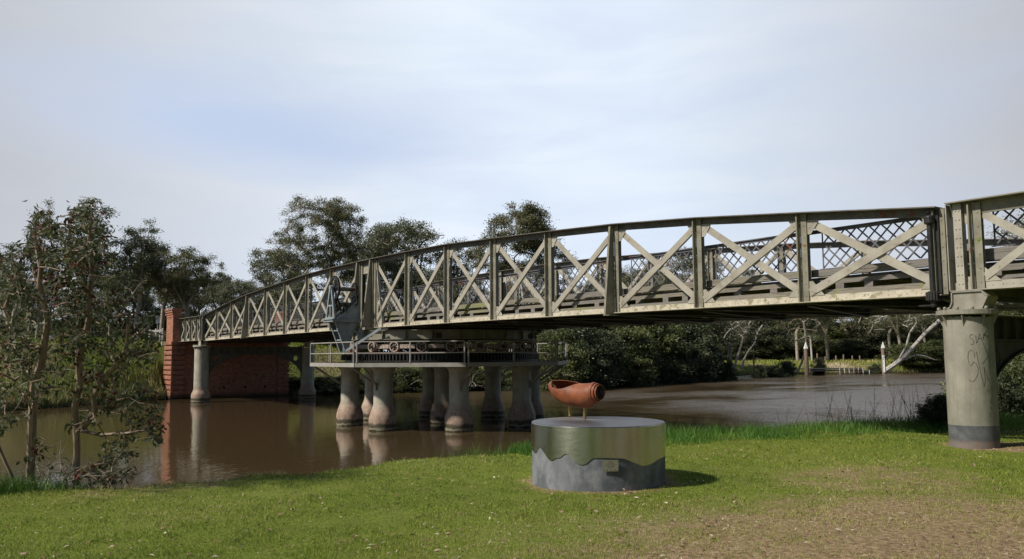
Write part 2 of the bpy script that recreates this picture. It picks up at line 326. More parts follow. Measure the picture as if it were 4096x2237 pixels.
# ---------------------------------------------------------------- ground and water
def interp(x, pts): return np.interp(x, [p[0] for p in pts], [p[1] for p in pts])
XF = [(-400, 60), (-120, 20), (-60, -8), (-40, -14), (-20, -20), (-13, -22.8), (-5, -28.3), (0, -29.5), (5, -29.5), (12, -28), (19, -26.3), (25, -23.6), (31, -24.5), (42, -29.5), (50, -33), (60, -36.5), (72, -39.5), (79, -37.5), (90, -32.5), (98, -29.5), (106, -26), (114, -15), (122, 10), (135, 60), (160, 200), (1600, 1500)]
XN = [(-400, 100), (-60, 30), (-30, 19), (-20, 17.6), (-17, 17.55), (-14.6, 18.2), (-12, 17.9), (-10, 18.05), (-5, 17.9), (2, 19.2), (8, 21), (20, 25), (35, 28), (60, 36), (85, 55), (100, 90), (115, 220), (1600, 1800)]
def sstep(a, b, x): t = np.clip((x-a)/(b-a), 0, 1); return t*t*(3-2*t)
def ground_h(x, y):
    x = np.asarray(x, float); y = np.asarray(y, float)
    wig = .12*np.sin(y*2.3)+.08*np.sin(y*5.1+1)
    dn = x-(interp(y, XN)+wig-.25); df = (interp(y, XF)+.5*wig)-x
    near = -1.0+2.1*sstep(-1.6, .35, dn)
    near += np.where(dn > 0, .015*np.sin(x*1.7+y)+.012*np.sin(y*2.1-x*.7)+.02*np.clip(x-24, 0, 8)*.4, 0)
    near += np.where(dn > 0, .13*np.exp(-((x-23.4)**2+(y+3.2)**2)/4.5), 0)
    hp = np.interp(y, [-60, -20, -9, -4.2, 4.2, 9, 16, 24, 40, 70, 110, 200], [3.3, 3.6, 3.9, 4.02, 4.02, 3.7, 3.0, 2.2, 1.5, 1.35, 1.5, 2])
    wd = np.interp(y, [-60, -20, -9, -5, 5, 9, 16, 24, 40, 70, 110], [9, 9, 7, 5, 5, 8, 9, 7, 6, 9, 9])
    far = -1.0+1.15*sstep(-1.5, .3, df)+(hp-.15)*sstep(.0, 1, df/wd)
    far = np.where((np.abs(y) < 4.3) & (x > -30.6), np.minimum(far, -.5), far)
    far = far+np.where(df > 1, .05*np.sin(x*.9+y*.6)+.04*np.sin(y*1.3), 0)
    far = far+np.where((df > 60), 0, 0)
    h = np.maximum(near, far); return h
gx = np.unique(np.concatenate([np.linspace(-1800, -120, 16), np.linspace(-120, -60, 31), np.arange(-60, -18, .5), np.arange(-18, 16, 2), np.arange(16, 32, .3), np.arange(32, 80, 2), np.linspace(80, 1800, 18)]))
gy = np.unique(np.concatenate([np.linspace(-1500, -70, 14), np.arange(-70, -24, 2), np.arange(-24, 6, .4), np.arange(6, 120, 1), np.arange(120, 240, 8), np.linspace(240, 2500, 16)]))
GX, GY = np.meshgrid(gx, gy, indexing='ij'); GZ = ground_h(GX, GY)
V = np.stack([GX, GY, GZ], -1).reshape(-1, 3); nx, ny = len(gx), len(gy)
I = np.arange(nx*ny).reshape(nx, ny); F = np.stack([I[:-1, :-1], I[1:, :-1], I[1:, 1:], I[:-1, 1:]], -1).reshape(-1, 4)
def dryness(x, y):     # bare, worn ground towards the lower right, round the drum and along the top of the bank
    d = sstep(6.0, 1.4, np.hypot(x-27.4, (y+11.2)*.85))*.95
    d = np.maximum(d, .55*sstep(3.2, .8, np.hypot((x-23.8)*1.2, y+7.6)))
    d = np.maximum(d, .85*sstep(1.25, .93, np.hypot(x-21.5, y+10.58)))
    d = np.maximum(d, .45*sstep(1.3, .2, np.abs(x-18.2))*sstep(-13.4, -14.6, y)*sstep(-18.5, -16, y))
    d = np.maximum(d, .9*sstep(1.6, .5, np.hypot(x-23.4, y+2.9)))
    return d
DRY = dryness(V[:, 0], V[:, 1])
fard = np.where(V[:, 0] < 0, .35+.35*np.sin(V[:, 0]*.23+V[:, 1]*.31)+.2*np.sin(V[:, 1]*.9), 0)
path = np.where(V[:, 0] < -20, sstep(3.0, 1.2, np.abs((V[:, 0]+40)*.25+(V[:, 1]-90)))*(V[:, 0] < -34)*(V[:, 2] > .4), 0)
me = npmesh('ground', V, F, {'dry': np.clip(DRY+fard*.0, 0, 1.2), 'fardry': np.clip(fard, 0, 1), 'path': path})
def groundmat():
    m, t, b = newmat('grass_ground'); p = pos(t)
    def att(n): a = N(t, 'ShaderNodeAttribute'); a.attribute_name = n; return a.outputs['Fac']
    g = N(t, 'ShaderNodeNewGeometry'); s = N(t, 'ShaderNodeSeparateXYZ'); t.links.new(g.outputs['Position'], s.inputs[0])
    fine = noi(t, pos(t, (1, 1, .3)), 38, 6, .75); mid = noi(t, p, 2.2, 6, .65)
    gr = ramp_(t, fine, [(.3, (.045, .075, .01)), (.5, (.14, .18, .025)), (.68, (.26, .285, .06))])
    gr = mix_(t, math_(t, 'MULTIPLY', step(t, mid, .42, .68), .5), gr, (.13, .14, .035))
    dirt = ramp_(t, noi(t, p, 16, 8, .8), [(.32, (.09, .058, .032)), (.47, (.23, .16, .09)), (.58, (.36, .265, .16)), (.7, (.50, .41, .29))])
    dm = math_(t, 'ADD', att('dry'), math_(t, 'MULTIPLY', math_(t, 'SUBTRACT', noi(t, p, 3.2, 7, .72), .5), 1.1)); dm = step(t, dm, .3, .75)
    col = mix_(t, dm, gr, dirt)
    fg = ramp_(t, noi(t, pos(t, (1, 1, .5)), 7, 7, .75), [(.3, (.04, .065, .012)), (.5, (.12, .15, .03)), (.7, (.24, .23, .075))])
    fd = ramp_(t, noi(t, pos(t, (1, 1, .5)), 9, 7, .75), [(.3, (.12, .09, .05)), (.55, (.26, .21, .12)), (.7, (.36, .31, .2))])
    fdm = math_(t, 'ADD', att('fardry'), math_(t, 'MULTIPLY', math_(t, 'SUBTRACT', noi(t, p, .6, 7, .72), .5), 1.6))
    fc = mix_(t, step(t, fdm, .35, .8), fg, fd); fc = mix_(t, att('path'), fc, (.42, .33, .25))
    col = mix_(t, step(t, s.outputs[0], 5, -5), col, fc)
    bank = step(t, math_(t, 'ADD', s.outputs[2], math_(t, 'MULTIPLY', math_(t, 'SUBTRACT', noi(t, p, 3, 5), .5), .5)), .6, .2)
    col = mix_(t, bank, col, (.045, .033, .022))
    t.links.new(col, b.inputs['Base Color']); b.inputs['Roughness'].default_value = .95; b.inputs['Specular IOR Level'].default_value = .1
    bump(t, b, math_(t, 'ADD', fine, mid), .7, .05); return m
go = link('ground', me, groundmat()); tag(go, kind='structure')
me.polygons.foreach_set('use_smooth', [True]*len(me.polygons))
def watermat():
    m, t, b = newmat('brown_river'); 
    b.inputs['Base Color'].default_value = (.060, .041, .020, 1); b.inputs['Roughness'].default_value = .035; b.inputs['IOR'].default_value = 1.33
    # ripples run across the view; wind-ruffled patches alternate with calm ones
    r1 = N(t, 'ShaderNodeMapping'); r1.inputs['Rotation'].default_value = (0, 0, -YAW-.1); r1.inputs['Scale'].default_value = (1, 1, 1)
    g = N(t, 'ShaderNodeNewGeometry'); t.links.new(g.outputs['Position'], r1.inputs[0]); 
    s2 = N(t, 'ShaderNodeVectorMath', operation='MULTIPLY'); t.links.new(r1.outputs[0], s2.inputs[0]); s2.inputs[1].default_value = (1, .42, 1)
    a = noi(t, s2.outputs[0], 5.5, 3, .5, .3); c = noi(t, s2.outputs[0], 14, 2, .5); e = noi(t, s2.outputs[0], 1.2, 2, .5)
    wind = noi(t, pos(t, (1, .55, 1)), .075, 5, .6, .5)
    sp = N(t, 'ShaderNodeSeparateXYZ'); t.links.new(g.outputs['Position'], sp.inputs[0])
    far = step(t, sp.outputs[1], 4, 22)        # open reach beyond the bridge catches the breeze
    nr = math_(t, 'MULTIPLY', step(t, sp.outputs[0], 9, 15), step(t, sp.outputs[1], -9.5, -12.5))
    amp = math_(t, 'ADD', math_(t, 'MULTIPLY', step(t, wind, .37, .52), far), math_(t, 'MULTIPLY', nr, .6)); amp = math_(t, 'ADD', math_(t, 'MULTIPLY', amp, 1.35), .10)
    h = math_(t, 'ADD', math_(t, 'MULTIPLY', a, .7), math_(t, 'MULTIPLY', c, .25)); h = math_(t, 'ADD', math_(t, 'MULTIPLY', h, amp), math_(t, 'MULTIPLY', e, .10))
    bump(t, b, h, 1.0, .062)
    wr = math_(t, 'MULTIPLY', math_(t, 'ADD', math_(t, 'MULTIPLY', step(t, wind, .38, .56), .75), .25), far); t.links.new(math_(t, 'ADD', math_(t, 'MULTIPLY', wr, .26), .035), b.inputs['Roughness']); return m
wm = MB(); wm.add([(-1500, -1500, 0), (1700, -1500, 0), (1700, 2400, 0), (-1500, 2400, 0)], [(0, 1, 2, 3)])
tag(wm.build('water', watermat(), fixn=False), kind='structure')
# road on the far bank
rp = [(-31.0, 0), (-37, 0), (-43, -3.5), (-47.5, -11), (-50.5, -22), (-53, -45), (-55, -90)]
rv = []; rf = []
pp = []
for i in range(len(rp)-1):
    for k in range(10): f_ = k/10; pp.append((rp[i][0]*(1-f_)+rp[i+1][0]*f_, rp[i][1]*(1-f_)+rp[i+1][1]*f_))
for i, (x, y) in enumerate(pp):
    a = np.array(pp[max(i-1, 0)]); b_ = np.array(pp[min(i+1, len(pp)-1)]); d = b_-a; d /= np.linalg.norm(d); n_ = np.array((-d[1], d[0]))
    for q in (-2.9, -1, 1, 2.9): c = np.array((x, y))+n_*q; rv.append((c[0], c[1], float(ground_h(c[0], c[1]))+.05 if x < -31.5 else 4.13))
for i in range(len(pp)-1):
    for q in range(3): rf.append((i*4+q, i*4+q+1, i*4+5+q, i*4+4+q))
rm = MB(); rm.add(rv, rf); tag(rm.build('road', M['asphalt'], fixn=False), kind='structure')

# ---------------------------------------------------------------- swing bridge
P = 2.78; HT = [2.755, 2.7415, 2.694, 2.566, 2.436, 2.283, 2.060, 1.776, 1.4735]; ZB = 3.924; CAM = -.101; EX = .598
def tt(x): return max(0, (abs(x)-EX)/P)
def ztop(x): return ZB+float(np.interp(tt(x), range(9), HT))
def zbot(x): return ZB+CAM*(min(tt(x), 8)/8)**2
PX = [-EX-P*k for k in range(8, -1, -1)]+[EX+P*k for k in range(9)]
rng = random.Random(5)
def post(x, y0, s, zb, zt, big=False, rivets=True, tower=False):
    m = MB(); o = s                                  # s is the outward direction in Y
    a, b = zb+.0, zt-.03
    m.box(x-.075, y0+o*.052-.009, a, x+.075, y0+o*.052+.009, b)      # flange riveted on the truss face
    m.box(x-.058, y0-o*.06-.009, a, x+.058, y0-o*.06+.009, b)        # inner flange
    m.box(x-.085, y0-o*.16, a+.02, x-.070, y0-o*.072, b-.05)
    x1 = x-.078
    if big or tower:
        w0 = .42 if tower else .34
        m.prism([(x1-.016, y0+o*.064, a-.07), (x1-.016, y0+o*(w0+.06), a-.07), (x1-.016, y0+o*.17, b), (x1-.016, y0+o*.064, b)], (.016, 0, 0))
        m.bar((x1-.03, y0+o*(w0+.065), a-.07), (x1-.03, y0+o*.175, b), .016, .07, (1, 0, 0))
        m.box(x1-.05, y0+o*.06, a-.085, x+.11, y0+o*(w0+.1), a-.071)
    else:
        m.box(x1-.014, y0+o*.062, a, x1, y0+o*.15, b-.02)
        m.box(x1-.030, y0+o*.148, a, x1-.002, y0+o*.160, b-.02)
    if rivets:
        n = int((b-a)/.24)
        for i in range(n): m.rivet((x+.02, y0+o*.062, a+.12+i*.24), (0, o, 0), .017); 
    return m
def truss(root, s, xs, ztf, zbf, bigidx=(), rivets=True, nm=''):
    y0 = s*3.5; mp = M['paint']
    tc_ = MB(); bc = MB(); pl = MB()
    for i in range(len(xs)-1):
        a, b = xs[i], xs[i+1]
        if b-a < 1.3 and b-a > 1.0 and root is SW:
            pass
        za, zb_ = ztf(a), ztf(b); e = .0
        tc_.bar((a, y0+s*.03, za-.012), (b, y0+s*.03, zb_-.012), .40, .022)
        tc_.bar((a, y0, za-.095), (b, y0, zb_-.095), .045, .142)
        tc_.bar((a, y0+s*.06, za-.03), (b, y0+s*.06, zb_-.03), .075, .014)
        ca, cb = zbf(a), zbf(b)
        bc.bar((a, y0, ca+.077), (b, y0, cb+.077), .06, .13)
        bc.bar((a, y0+s*.01, ca+.004), (b, y0+s*.01, cb+.004), .32, .014)
        if rivets:
            L = b-a; n = int(L/.17)
            for k in range(1, n):
                f = k/n; x = a+L*f
                tc_.rivet((x, y0+s*.0225, za*(1-f)+zb_*f-.12), (0, s, 0), .016)
                bc.rivet((x, y0+s*.030, ca*(1-f)+cb*f+.07), (0, s, 0), .016)
        # gussets at the four corners of the panel
        for (x, d_) in ((a, 1), (b, -1)):
            if b-a < 1.25 and root is SW: continue
            q = min(.30, (b-a)*.2); zt_ = ztf(x); zt2 = ztf(x+d_*q); zb2 = zbf(x+d_*q); zbb = zbf(x)
            pl = MB()
            pl.prism([(x+d_*.07, y0+s*.026, zt_-.16), (x+d_*(q+.06), y0+s*.026, zt2-.16), (x+d_*.16, y0+s*.026, zt_-.16-q*1.0), (x+d_*.07, y0+s*.026, zt_-.16-q*1.0)], (0, s*.012, 0))
            if rivets:
                for u, w in ((.12, .20), (.2, .24), (.12, .32)): pl.rivet((x+d_*u, y0+s*.038, zt_-w), (0, s, 0), .017)
            pl.build('gusset_plate', mp, root); pl = MB()
            pl.prism([(x+d_*.07, y0+s*.031, zbb+.13), (x+d_*(q+.12), y0+s*.031, zb2+.13), (x+d_*.16, y0+s*.031, zbb+.13+q), (x+d_*.07, y0+s*.031, zbb+.13+q)], (0, s*.010, 0))
            if rivets:
                for u, w in ((.12, .20), (.2, .24), (.12, .32)):
                    pl.rivet((x+d_*u, y0+s*.041, zbb+w-.02), (0, s, 0), .017)
            pl.build('gusset_plate', mp, root)
    c1 = tc_.build('top_chord', M['dark_and_shade_paint'], root); 
    c2 = bc.build('bottom_chord', M['lichen'], root)
    for i, x in enumerate(xs):
        if root is SW and abs(x) < .7: continue
        post(x, y0, s, zbf(x)+.016, ztf(x), i in bigidx, rivets).build('post', M['post'], root)
    for i in range(len(xs)-1):
        a, b = xs[i], xs[i+1]
        if root is SW and b-a < 1.25: continue
        h = .13; w = .155 if b-a > 2 else .11
        za, zb_ = ztf(a)-.20, ztf(b)-.20; ca, cb = zbf(a)+.20, zbf(b)+.20
        for k in (0, 1):
            m = MB(); g = .06
            A, B = ((a+.10, ca), (b-.10, zb_)) if k == 0 else ((a+.10, za), (b-.10, cb))
            yy = y0+s*(.046 if k == 0 else -.012)
            yy = y0+s*(.050 if k == 0 else .012)
            m.bar((A[0], yy, A[1]), (B[0], yy, B[1]), .014, w, (0, s, 0) if False else (0, 0, 1))
            d = np.array((B[0]-A[0], 0, B[1]-A[1])); d = d/np.linalg.norm(d); n_ = np.array((-d[2], 0, d[0]))
            if n_[2] > 0: n_ = -n_
            q1 = np.array((A[0], yy-s*.03, A[1]))+n_*(w/2-.006); q2 = np.array((B[0], yy-s*.03, B[1]))+n_*(w/2-.006)
            if k == 0 or True: m.bar(q1, q2, .044, .012, n_)
            if rivets:
                for f in (.02, .05, .95, .98): m.rivet(np.array((A[0]+(B[0]-A[0])*f, yy+s*.007, A[1]+(B[1]-A[1])*f)), (0, s, 0), .017)
            m.build('diagonal', mp, root)
SW = empty('swing_bridge', (0, 0, 0), 'long cream iron truss swing span with X-braced sides, carried on rollers over the river', 'bridge')
truss(SW, -1, PX, ztop, zbot, (3, 14)); truss(SW, 1, PX, ztop, zbot, (3, 14), rivets=False)
# towers beside the pivot, each with its curved openwork bracket
def tower(sx, s):
    y0 = s*3.5; x = sx*EX; zb = ZB+.016; zt = ztop(0)-.03; m = MB()
    m.box(x-.11, y0+s*.052-.01, zb, x+.11, y0+s*.052+.01, zt); m.box(x-.10, y0-s*.10-.01, zb, x+.10, y0-s*.10+.01, zt)
    m.box(x-.10, y0-s*.09, zb, x-.08, y0+s*.04, zt)
    xo = x-.112
    m.prism([(xo-.016, y0+s*.0, zb-.0), (xo-.016, y0+s*.50, zb), (xo-.016, y0+s*.18, zt), (xo-.016, y0+s*.0, zt)], (.016, 0, 0))
    m.bar((xo-.03, y0+s*.508, zb), (xo-.03, y0+s*.188, zt), .016, .09, (1, 0, 0))
    m.bar((xo+.03, y0+s*.09, zb), (xo+.03, y0+s*.09, zt), .09, .05, (0, 1, 0))
    for i in range(18):
        z = zb+.1+i*.148
        m.rivet((x-.06, y0+s*.062, z), (0, s, 0), .018); m.rivet((x+.07, y0+s*.062, z), (0, s, 0), .018)
        f = i/18; m.rivet((xo, y0+s*(.12), z), (1, 0, 0), .017)
    m.box(x-.2, y0-.2, zb-.10, x+.22, y0+s*.56 if s > 0 else y0+.2, zb-.005) if s > 0 else m.box(x-.2, y0-.56, zb-.10, x+.22, y0+.2, zb-.005)
    return m
def bracket(sx, s):
    y0 = s*3.5; x = sx*(EX+.125); zb = ZB+.03; H = ztop(0)-.1-zb; m = MB()
    def wo_(f): return .10+.56*(1-f)**1.25 if f > .12 else .58+.02*math.sin(f/.12*PI/2)
    n = 20; out = [(x+sx*wo_(i/n), y0, zb+H*i/n) for i in range(n+1)]; 
    # outer curved rim and inner rib as bars, lower plate with an oval hole, slender opening above it
    for i in range(n):
        m.bar((out[i][0], y0+s*.03, out[i][2]), (out[i+1][0], y0+s*.03, out[i+1][2]), .11, .03, (sx, 0, .3))
    m.box(min(x, x+sx*.05), y0-.012, zb, max(x, x+sx*.05), y0+.012, zb+H)
    zc = zb+H*.235; a_, b_ = .155, .235; cx = x+sx*.315      # oval
    ring = [(cx+sx*a_*math.cos(t), zc+b_*math.sin(t)) for t in np.linspace(0, 2*PI, 25)]
    m.tube([(p[0], y0+s*.02, p[1]) for p in ring], .018, 6, False)
    m.tube([(cx+(p[0]-cx)*1.28, y0+s*.014, zc+(p[1]-zc)*1.28) for p in ring], .016, 6, False)
    ztp = zb+H*.40                                           # plate below ztp, as strips round the oval
    zz = np.linspace(zb, ztp, 17)
    for i in range(16):
        za, zc2 = zz[i], zz[i+1]; zm = (za+zc2)/2; xo = sx*wo_((zm-zb)/H)
        r_ = 1-((zm-zc)/b_)**2
        if r_ > 0:
            w_ = a_*math.sqrt(r_); cells = [(sx*.05, cx-x-sx*w_), (cx-x+sx*w_, xo)]
        else: cells = [(sx*.05, xo)]
        for u, v in cells:
            if abs(v-u) > .005: m.box(min(x+u, x+v), y0-.010, za, max(x+u, x+v), y0+.010, zc2)
    ztr = zb+H*.80
    for i in range(14):                                      # rim plate beside the slender opening
        za = ztp+(ztr-ztp)*i/14; zc2 = ztp+(ztr-ztp)*(i+1)/14; f = ((za+zc2)/2-zb)/H; w_ = wo_(f)
        m.box(min(x+sx*(w_-.10), x+sx*w_), y0-.010, za, max(x+sx*(w_-.10), x+sx*w_), y0+.010, zc2)
    m.tube([(x+sx*(wo_((z-zb)/H)-.13), y0+s*.02, z) for z in np.linspace(ztp+.05, ztr, 10)], .014, 5)
    m.tube([(x+sx*(.31+.23*math.cos(t)), y0+s*.02, ztp-.06+.16*math.sin(t)) for t in np.linspace(0, PI, 10)], .016, 5)
    m.prism([(x, y0-.01, ztr), (x+sx*wo_(.8), y0-.01, ztr), (x+sx*.10, y0-.01, zb+H), (x, y0-.01, zb+H)], (0, .02, 0))
    return m
for s in (-1, 1):
    for sx in (-1, 1):
        tower(sx, s).build('tower_post', M['post'], SW); bracket(sx, s).build('tower_bracket', M['paint'], SW)
    m = MB(); y0 = s*3.5
    m.box(-EX+.12, y0-.012, ztop(0)-.5, EX-.13, y0+.012, ztop(0)-.17); m.box(-EX+.12, y0-.03, ztop(0)-.53, EX-.13, y0+.03, ztop(0)-.5)
    m.build('link_plate', M['paint'], SW)
# deck
m = MB(); m.box(-22.75, -3.10, 4.315, 22.75, 3.10, 4.375)
for k in range(38): m.box(-22.75+k*1.2, -3.14, 4.312, -22.75+k*1.2+1.17, -3.101, 4.372)
m.build('deck_planks', M['timber'], SW)
def lattice(x0, x1, y, z0, z1, pitch=.25):
    m = MB()
    def clip(p, q):
        (xa, za), (xb, zb_) = p, q; dx, dz = xb-xa, zb_-za; t0, t1 = 0, 1
        for d, lo, hi, s_ in ((dx, x0, x1, xa), (dz, z0, z1, za)):
            u, v = (lo-s_)/d, (hi-s_)/d
            if u > v: u, v = v, u
            t0 = max(t0, u); t1 = min(t1, v)
        if t1-t0 < .02: return None
        return (xa+dx*t0, za+dz*t0), (xa+dx*t1, za+dz*t1)
    n = int((x1-x0+z1-z0)/pitch)+3
    for i in range(-2, n):
        for sg in (1, -1):
            b = x0+i*pitch
            c = clip((b-4, z0-4), (b+4, z0+4)) if sg > 0 else clip((b-(z1-z0)-.0-4, z1+4), (b-(z1-z0)+4, z1-4))
            if c is None and sg > 0: continue
            if c is None: continue
            yy = y+(.007 if sg > 0 else -.007)
            m.bar((c[0][0], yy, c[0][1]), (c[1][0], yy, c[1][1]), .008, .030)
    for xx in (x0, x1): m.box(xx-.015, y-.02, z0-.03, xx+.015, y-.0115, z1+.02)
    m.box(x0-.05, y-.05, z0-.035, x1+.05, y-.012, z0-.022)
    return m
m = MB(); m.bar((-22.7, -3.22, 5.34), (22.72, -3.22, 5.34), .10, .022); m.bar((-22.7, -3.22, 5.30), (22.72, -3.22, 5.30), .03, .05); m.build('handrail', M['lattice'], SW)
pan = [(PX[i], PX[i+1]) for i in range(17)]
for i, (a, b) in enumerate(pan):
    if b-a > 2: lattice(a+.22, b-.20, -3.22, 4.56, 5.29).build('lattice_railing', M['lattice'], SW)
    else: lattice(a+.12, b-.12, -3.22, 4.56, 5.29).build('lattice_railing', M['lattice'], SW)
    tm = M['mosstimber'] if i % 3 != 1 else M['timber']
    k = MB(); k.box(a+.01, -3.30, 4.385, b-.01, -3.145, 4.525); k.box(a+.04, -3.26, 4.215, b+.02, -3.145, 4.305); k.build('kerb_timber', tm, SW)
    if b-a > 2:
        k = MB(); zt_ = 4.10+.012*math.sin(i*3)
        k.bar((a+.03, -3.385, (zbot(a)+.02+zt_)/2), (b-.03, -3.385, (zbot(b)+.02+zt_)/2), .17, zt_-zbot(a)-.02); k.build('sill_timber', M['mosstimber'] if i in (11, 13, 15, 16, 3, 4) else M['timber'], SW)
x = -22.4
while x < 22.5:
    if abs(x) > .9:
        k = MB(); k.box(x-.09, -3.27-.03*rng.random(), 4.005, x+.09, 3.2, 4.212); k.build('joist', M['timber'], SW)
    x += rng.choice((.62, .78, .95, 1.15))
# far side kerb
k = MB(); k.box(-22.7, 3.145, 4.215, 22.7, 3.30, 4.525); k.build('kerb_timber', M['timber'], SW)
for xx in PX:
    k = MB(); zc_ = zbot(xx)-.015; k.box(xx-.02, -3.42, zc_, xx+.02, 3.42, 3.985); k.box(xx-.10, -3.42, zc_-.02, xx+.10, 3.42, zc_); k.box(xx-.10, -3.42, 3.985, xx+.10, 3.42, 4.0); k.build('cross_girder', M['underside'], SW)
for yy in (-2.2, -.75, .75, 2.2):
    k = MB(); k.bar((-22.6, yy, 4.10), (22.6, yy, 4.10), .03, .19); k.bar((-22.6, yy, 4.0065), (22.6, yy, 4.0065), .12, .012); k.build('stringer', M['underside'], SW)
for i in range(0, 16):
    a, b = pan[i] if i < 8 else pan[i+1]
    for sg in (1, -1):
        k = MB(); k.bar((a+.1, -3.3*sg, zbot(a)-.055+.008*sg), (b-.1, 3.3*sg, zbot(b)-.055+.008*sg), .09, .012); k.build('wind_brace', M['dark_and_shade_paint'], SW)
# turning drum and rollers
RG = 3.87
def ringwall(m, r, z0, z1, n=48, th=.03):
    vs = []; fs = []
    for rr_ in (r, r-th):
        for z in (z0, z1):
            for j in range(n): vs.append((rr_*math.cos(2*PI*j/n), rr_*math.sin(2*PI*j/n), z))
    for j in range(n):
        k = (j+1) % n; fs += [(j, k, n+k, n+j), (2*n+k, 2*n+j, 3*n+j, 3*n+k), (j, 2*n+j, 2*n+k, k), (n+j, n+k, 3*n+k, 3*n+j)]
    m.add(vs, fs)
m = MB(); ringwall(m, RG, 3.47, 3.78, 48, .03)
for z in (3.445, 3.785): 
    vs = []; ringwall(m, RG+.10, z, z+.022, 48, .22)
for j in range(24):
    a = 2*PI*(j+.5)/24; c, s_ = math.cos(a), math.sin(a)
    m.bar(((RG+.05)*c, (RG+.05)*s_, 3.468), ((RG+.05)*c, (RG+.05)*s_, 3.784), .02, .09, (c, s_, 0))
m.build('turning_drum', M['post'], SW)
m = MB()
for yy in (-2.2, 2.2): m.box(-3.3, yy-.12, 3.50, 3.3, yy+.12, 3.675)
for s in (-1, 1): m.box(-1.9, s*3.52-.1, 3.815, 1.9, s*3.52+.1, 3.905)
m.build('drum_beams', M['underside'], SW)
wheel = None
NW = 22
for j in range(NW):
    a = 2*PI*(j+.35)/NW; c, s_ = math.cos(a), math.sin(a)
    e = MB(); n = 24
    # wheel with its axis along local X (radial)
    e.lathe([(.205, -.10), (.215, -.095), (.20, .09), (.205, .10), (.165, .10), (.155, -.10)], (0, 0, 0), n, 'X', False); e.add(*[[], []])
    if wheel is None:
        # close the tyre ring
        e2 = MB(); e2.lathe([(.215, -.09), (.205, .085), (.160, .085), (.160, -.09), (.215, -.09)], (0, 0, 0), n, 'X', False)
        for q in range(6):
            b = 2*PI*q/6; e2.bar((.03, .05*math.cos(b), .05*math.sin(b)), (.03, .165*math.cos(b), .165*math.sin(b)), .035, .028, (1, 0, 0))
        wm_ = bpy.data.meshes.new('roller_wheel'); wm_.from_pydata(e2.v, [], e2.f); wm_['local'] = 1; wm_.materials.append(M['rollrim'])
        e3 = MB(); e3.lathe([(.02, .12), (.055, .11), (.06, -.08), (.02, -.1)], (0, 0, 0), 12, 'X'); hm = bpy.data.meshes.new('hub'); hm.from_pydata(e3.v, [], e3.f); hm['local'] = 1; hm.materials.append(M['black'])
        wheel = wm_
    w = link('roller_wheel', wheel, None, SW); w.location = (RG*c, RG*s_, 3.175); w.rotation_euler = (0, 0, a)
    h = link('hub', hm, None, w)
    k = MB(); b = a+2*PI/NW
    k.bar(((RG+.05)*math.cos(a+.065), (RG+.05)*math.sin(a+.065), 3.18), ((RG+.05)*math.cos(b-.065), (RG+.05)*math.sin(b-.065), 3.18), .016, .15); 
    for q in (-.09, 0, .07):
        am = (a+b)/2+q*.5
        for z in (3.14, 3.22): k.rivet(((RG+.052)*math.cos(am), (RG+.052)*math.sin(am), z), (math.cos(am), math.sin(am), 0), .018)
    k.build('roller_frame', M['rollrim'], SW)
# locking shafts at the two ends of the swing span
for sx in (1, -1):
    x = sx*22.70; y = -3.68; m = MB()
    m.tube([(x, y, 3.62), (x, y, 5.22)], .045, 10); m.lathe([(.075, 0), (.085, .02), (.085, .12), (.075, .14)], (x, y, 5.10), 12); m.lathe([(.09, 0), (.10, .02), (.10, .16), (.07, .18)], (x, y, 3.72), 14)
    for q in range(14): a = 2*PI*q/14; m.box(x+.1*math.cos(a)-.012, y+.1*math.sin(a)-.012, 3.74, x+.1*math.cos(a)+.012, y+.1*math.sin(a)+.012, 3.88)
    m.box(x-.24, y-.05, 3.64, x+.05, y+.05, 3.66); m.box(x+sx*.09-.03, -3.60, 3.75, x+sx*.09+.03, -3.42, 5.35)
    m.build('locking_shaft', M['black'], SW)
m = MB(); rr = random.Random(3)
for i in range(70):
    v = Vector((rr.gauss(0, 1), rr.gauss(0, 1), rr.gauss(.3, 1))).normalized(); L = rr.uniform(.06, .15)
    c = Vector((22.70, -3.68, 5.29)); m.tube([c+v*.01, c+v*L], [.004, .001], 4)
tag(m.build('bird_nest', M['black']), 'small spiky dark nest on top of the black locking shaft above the right pier', 'nest')

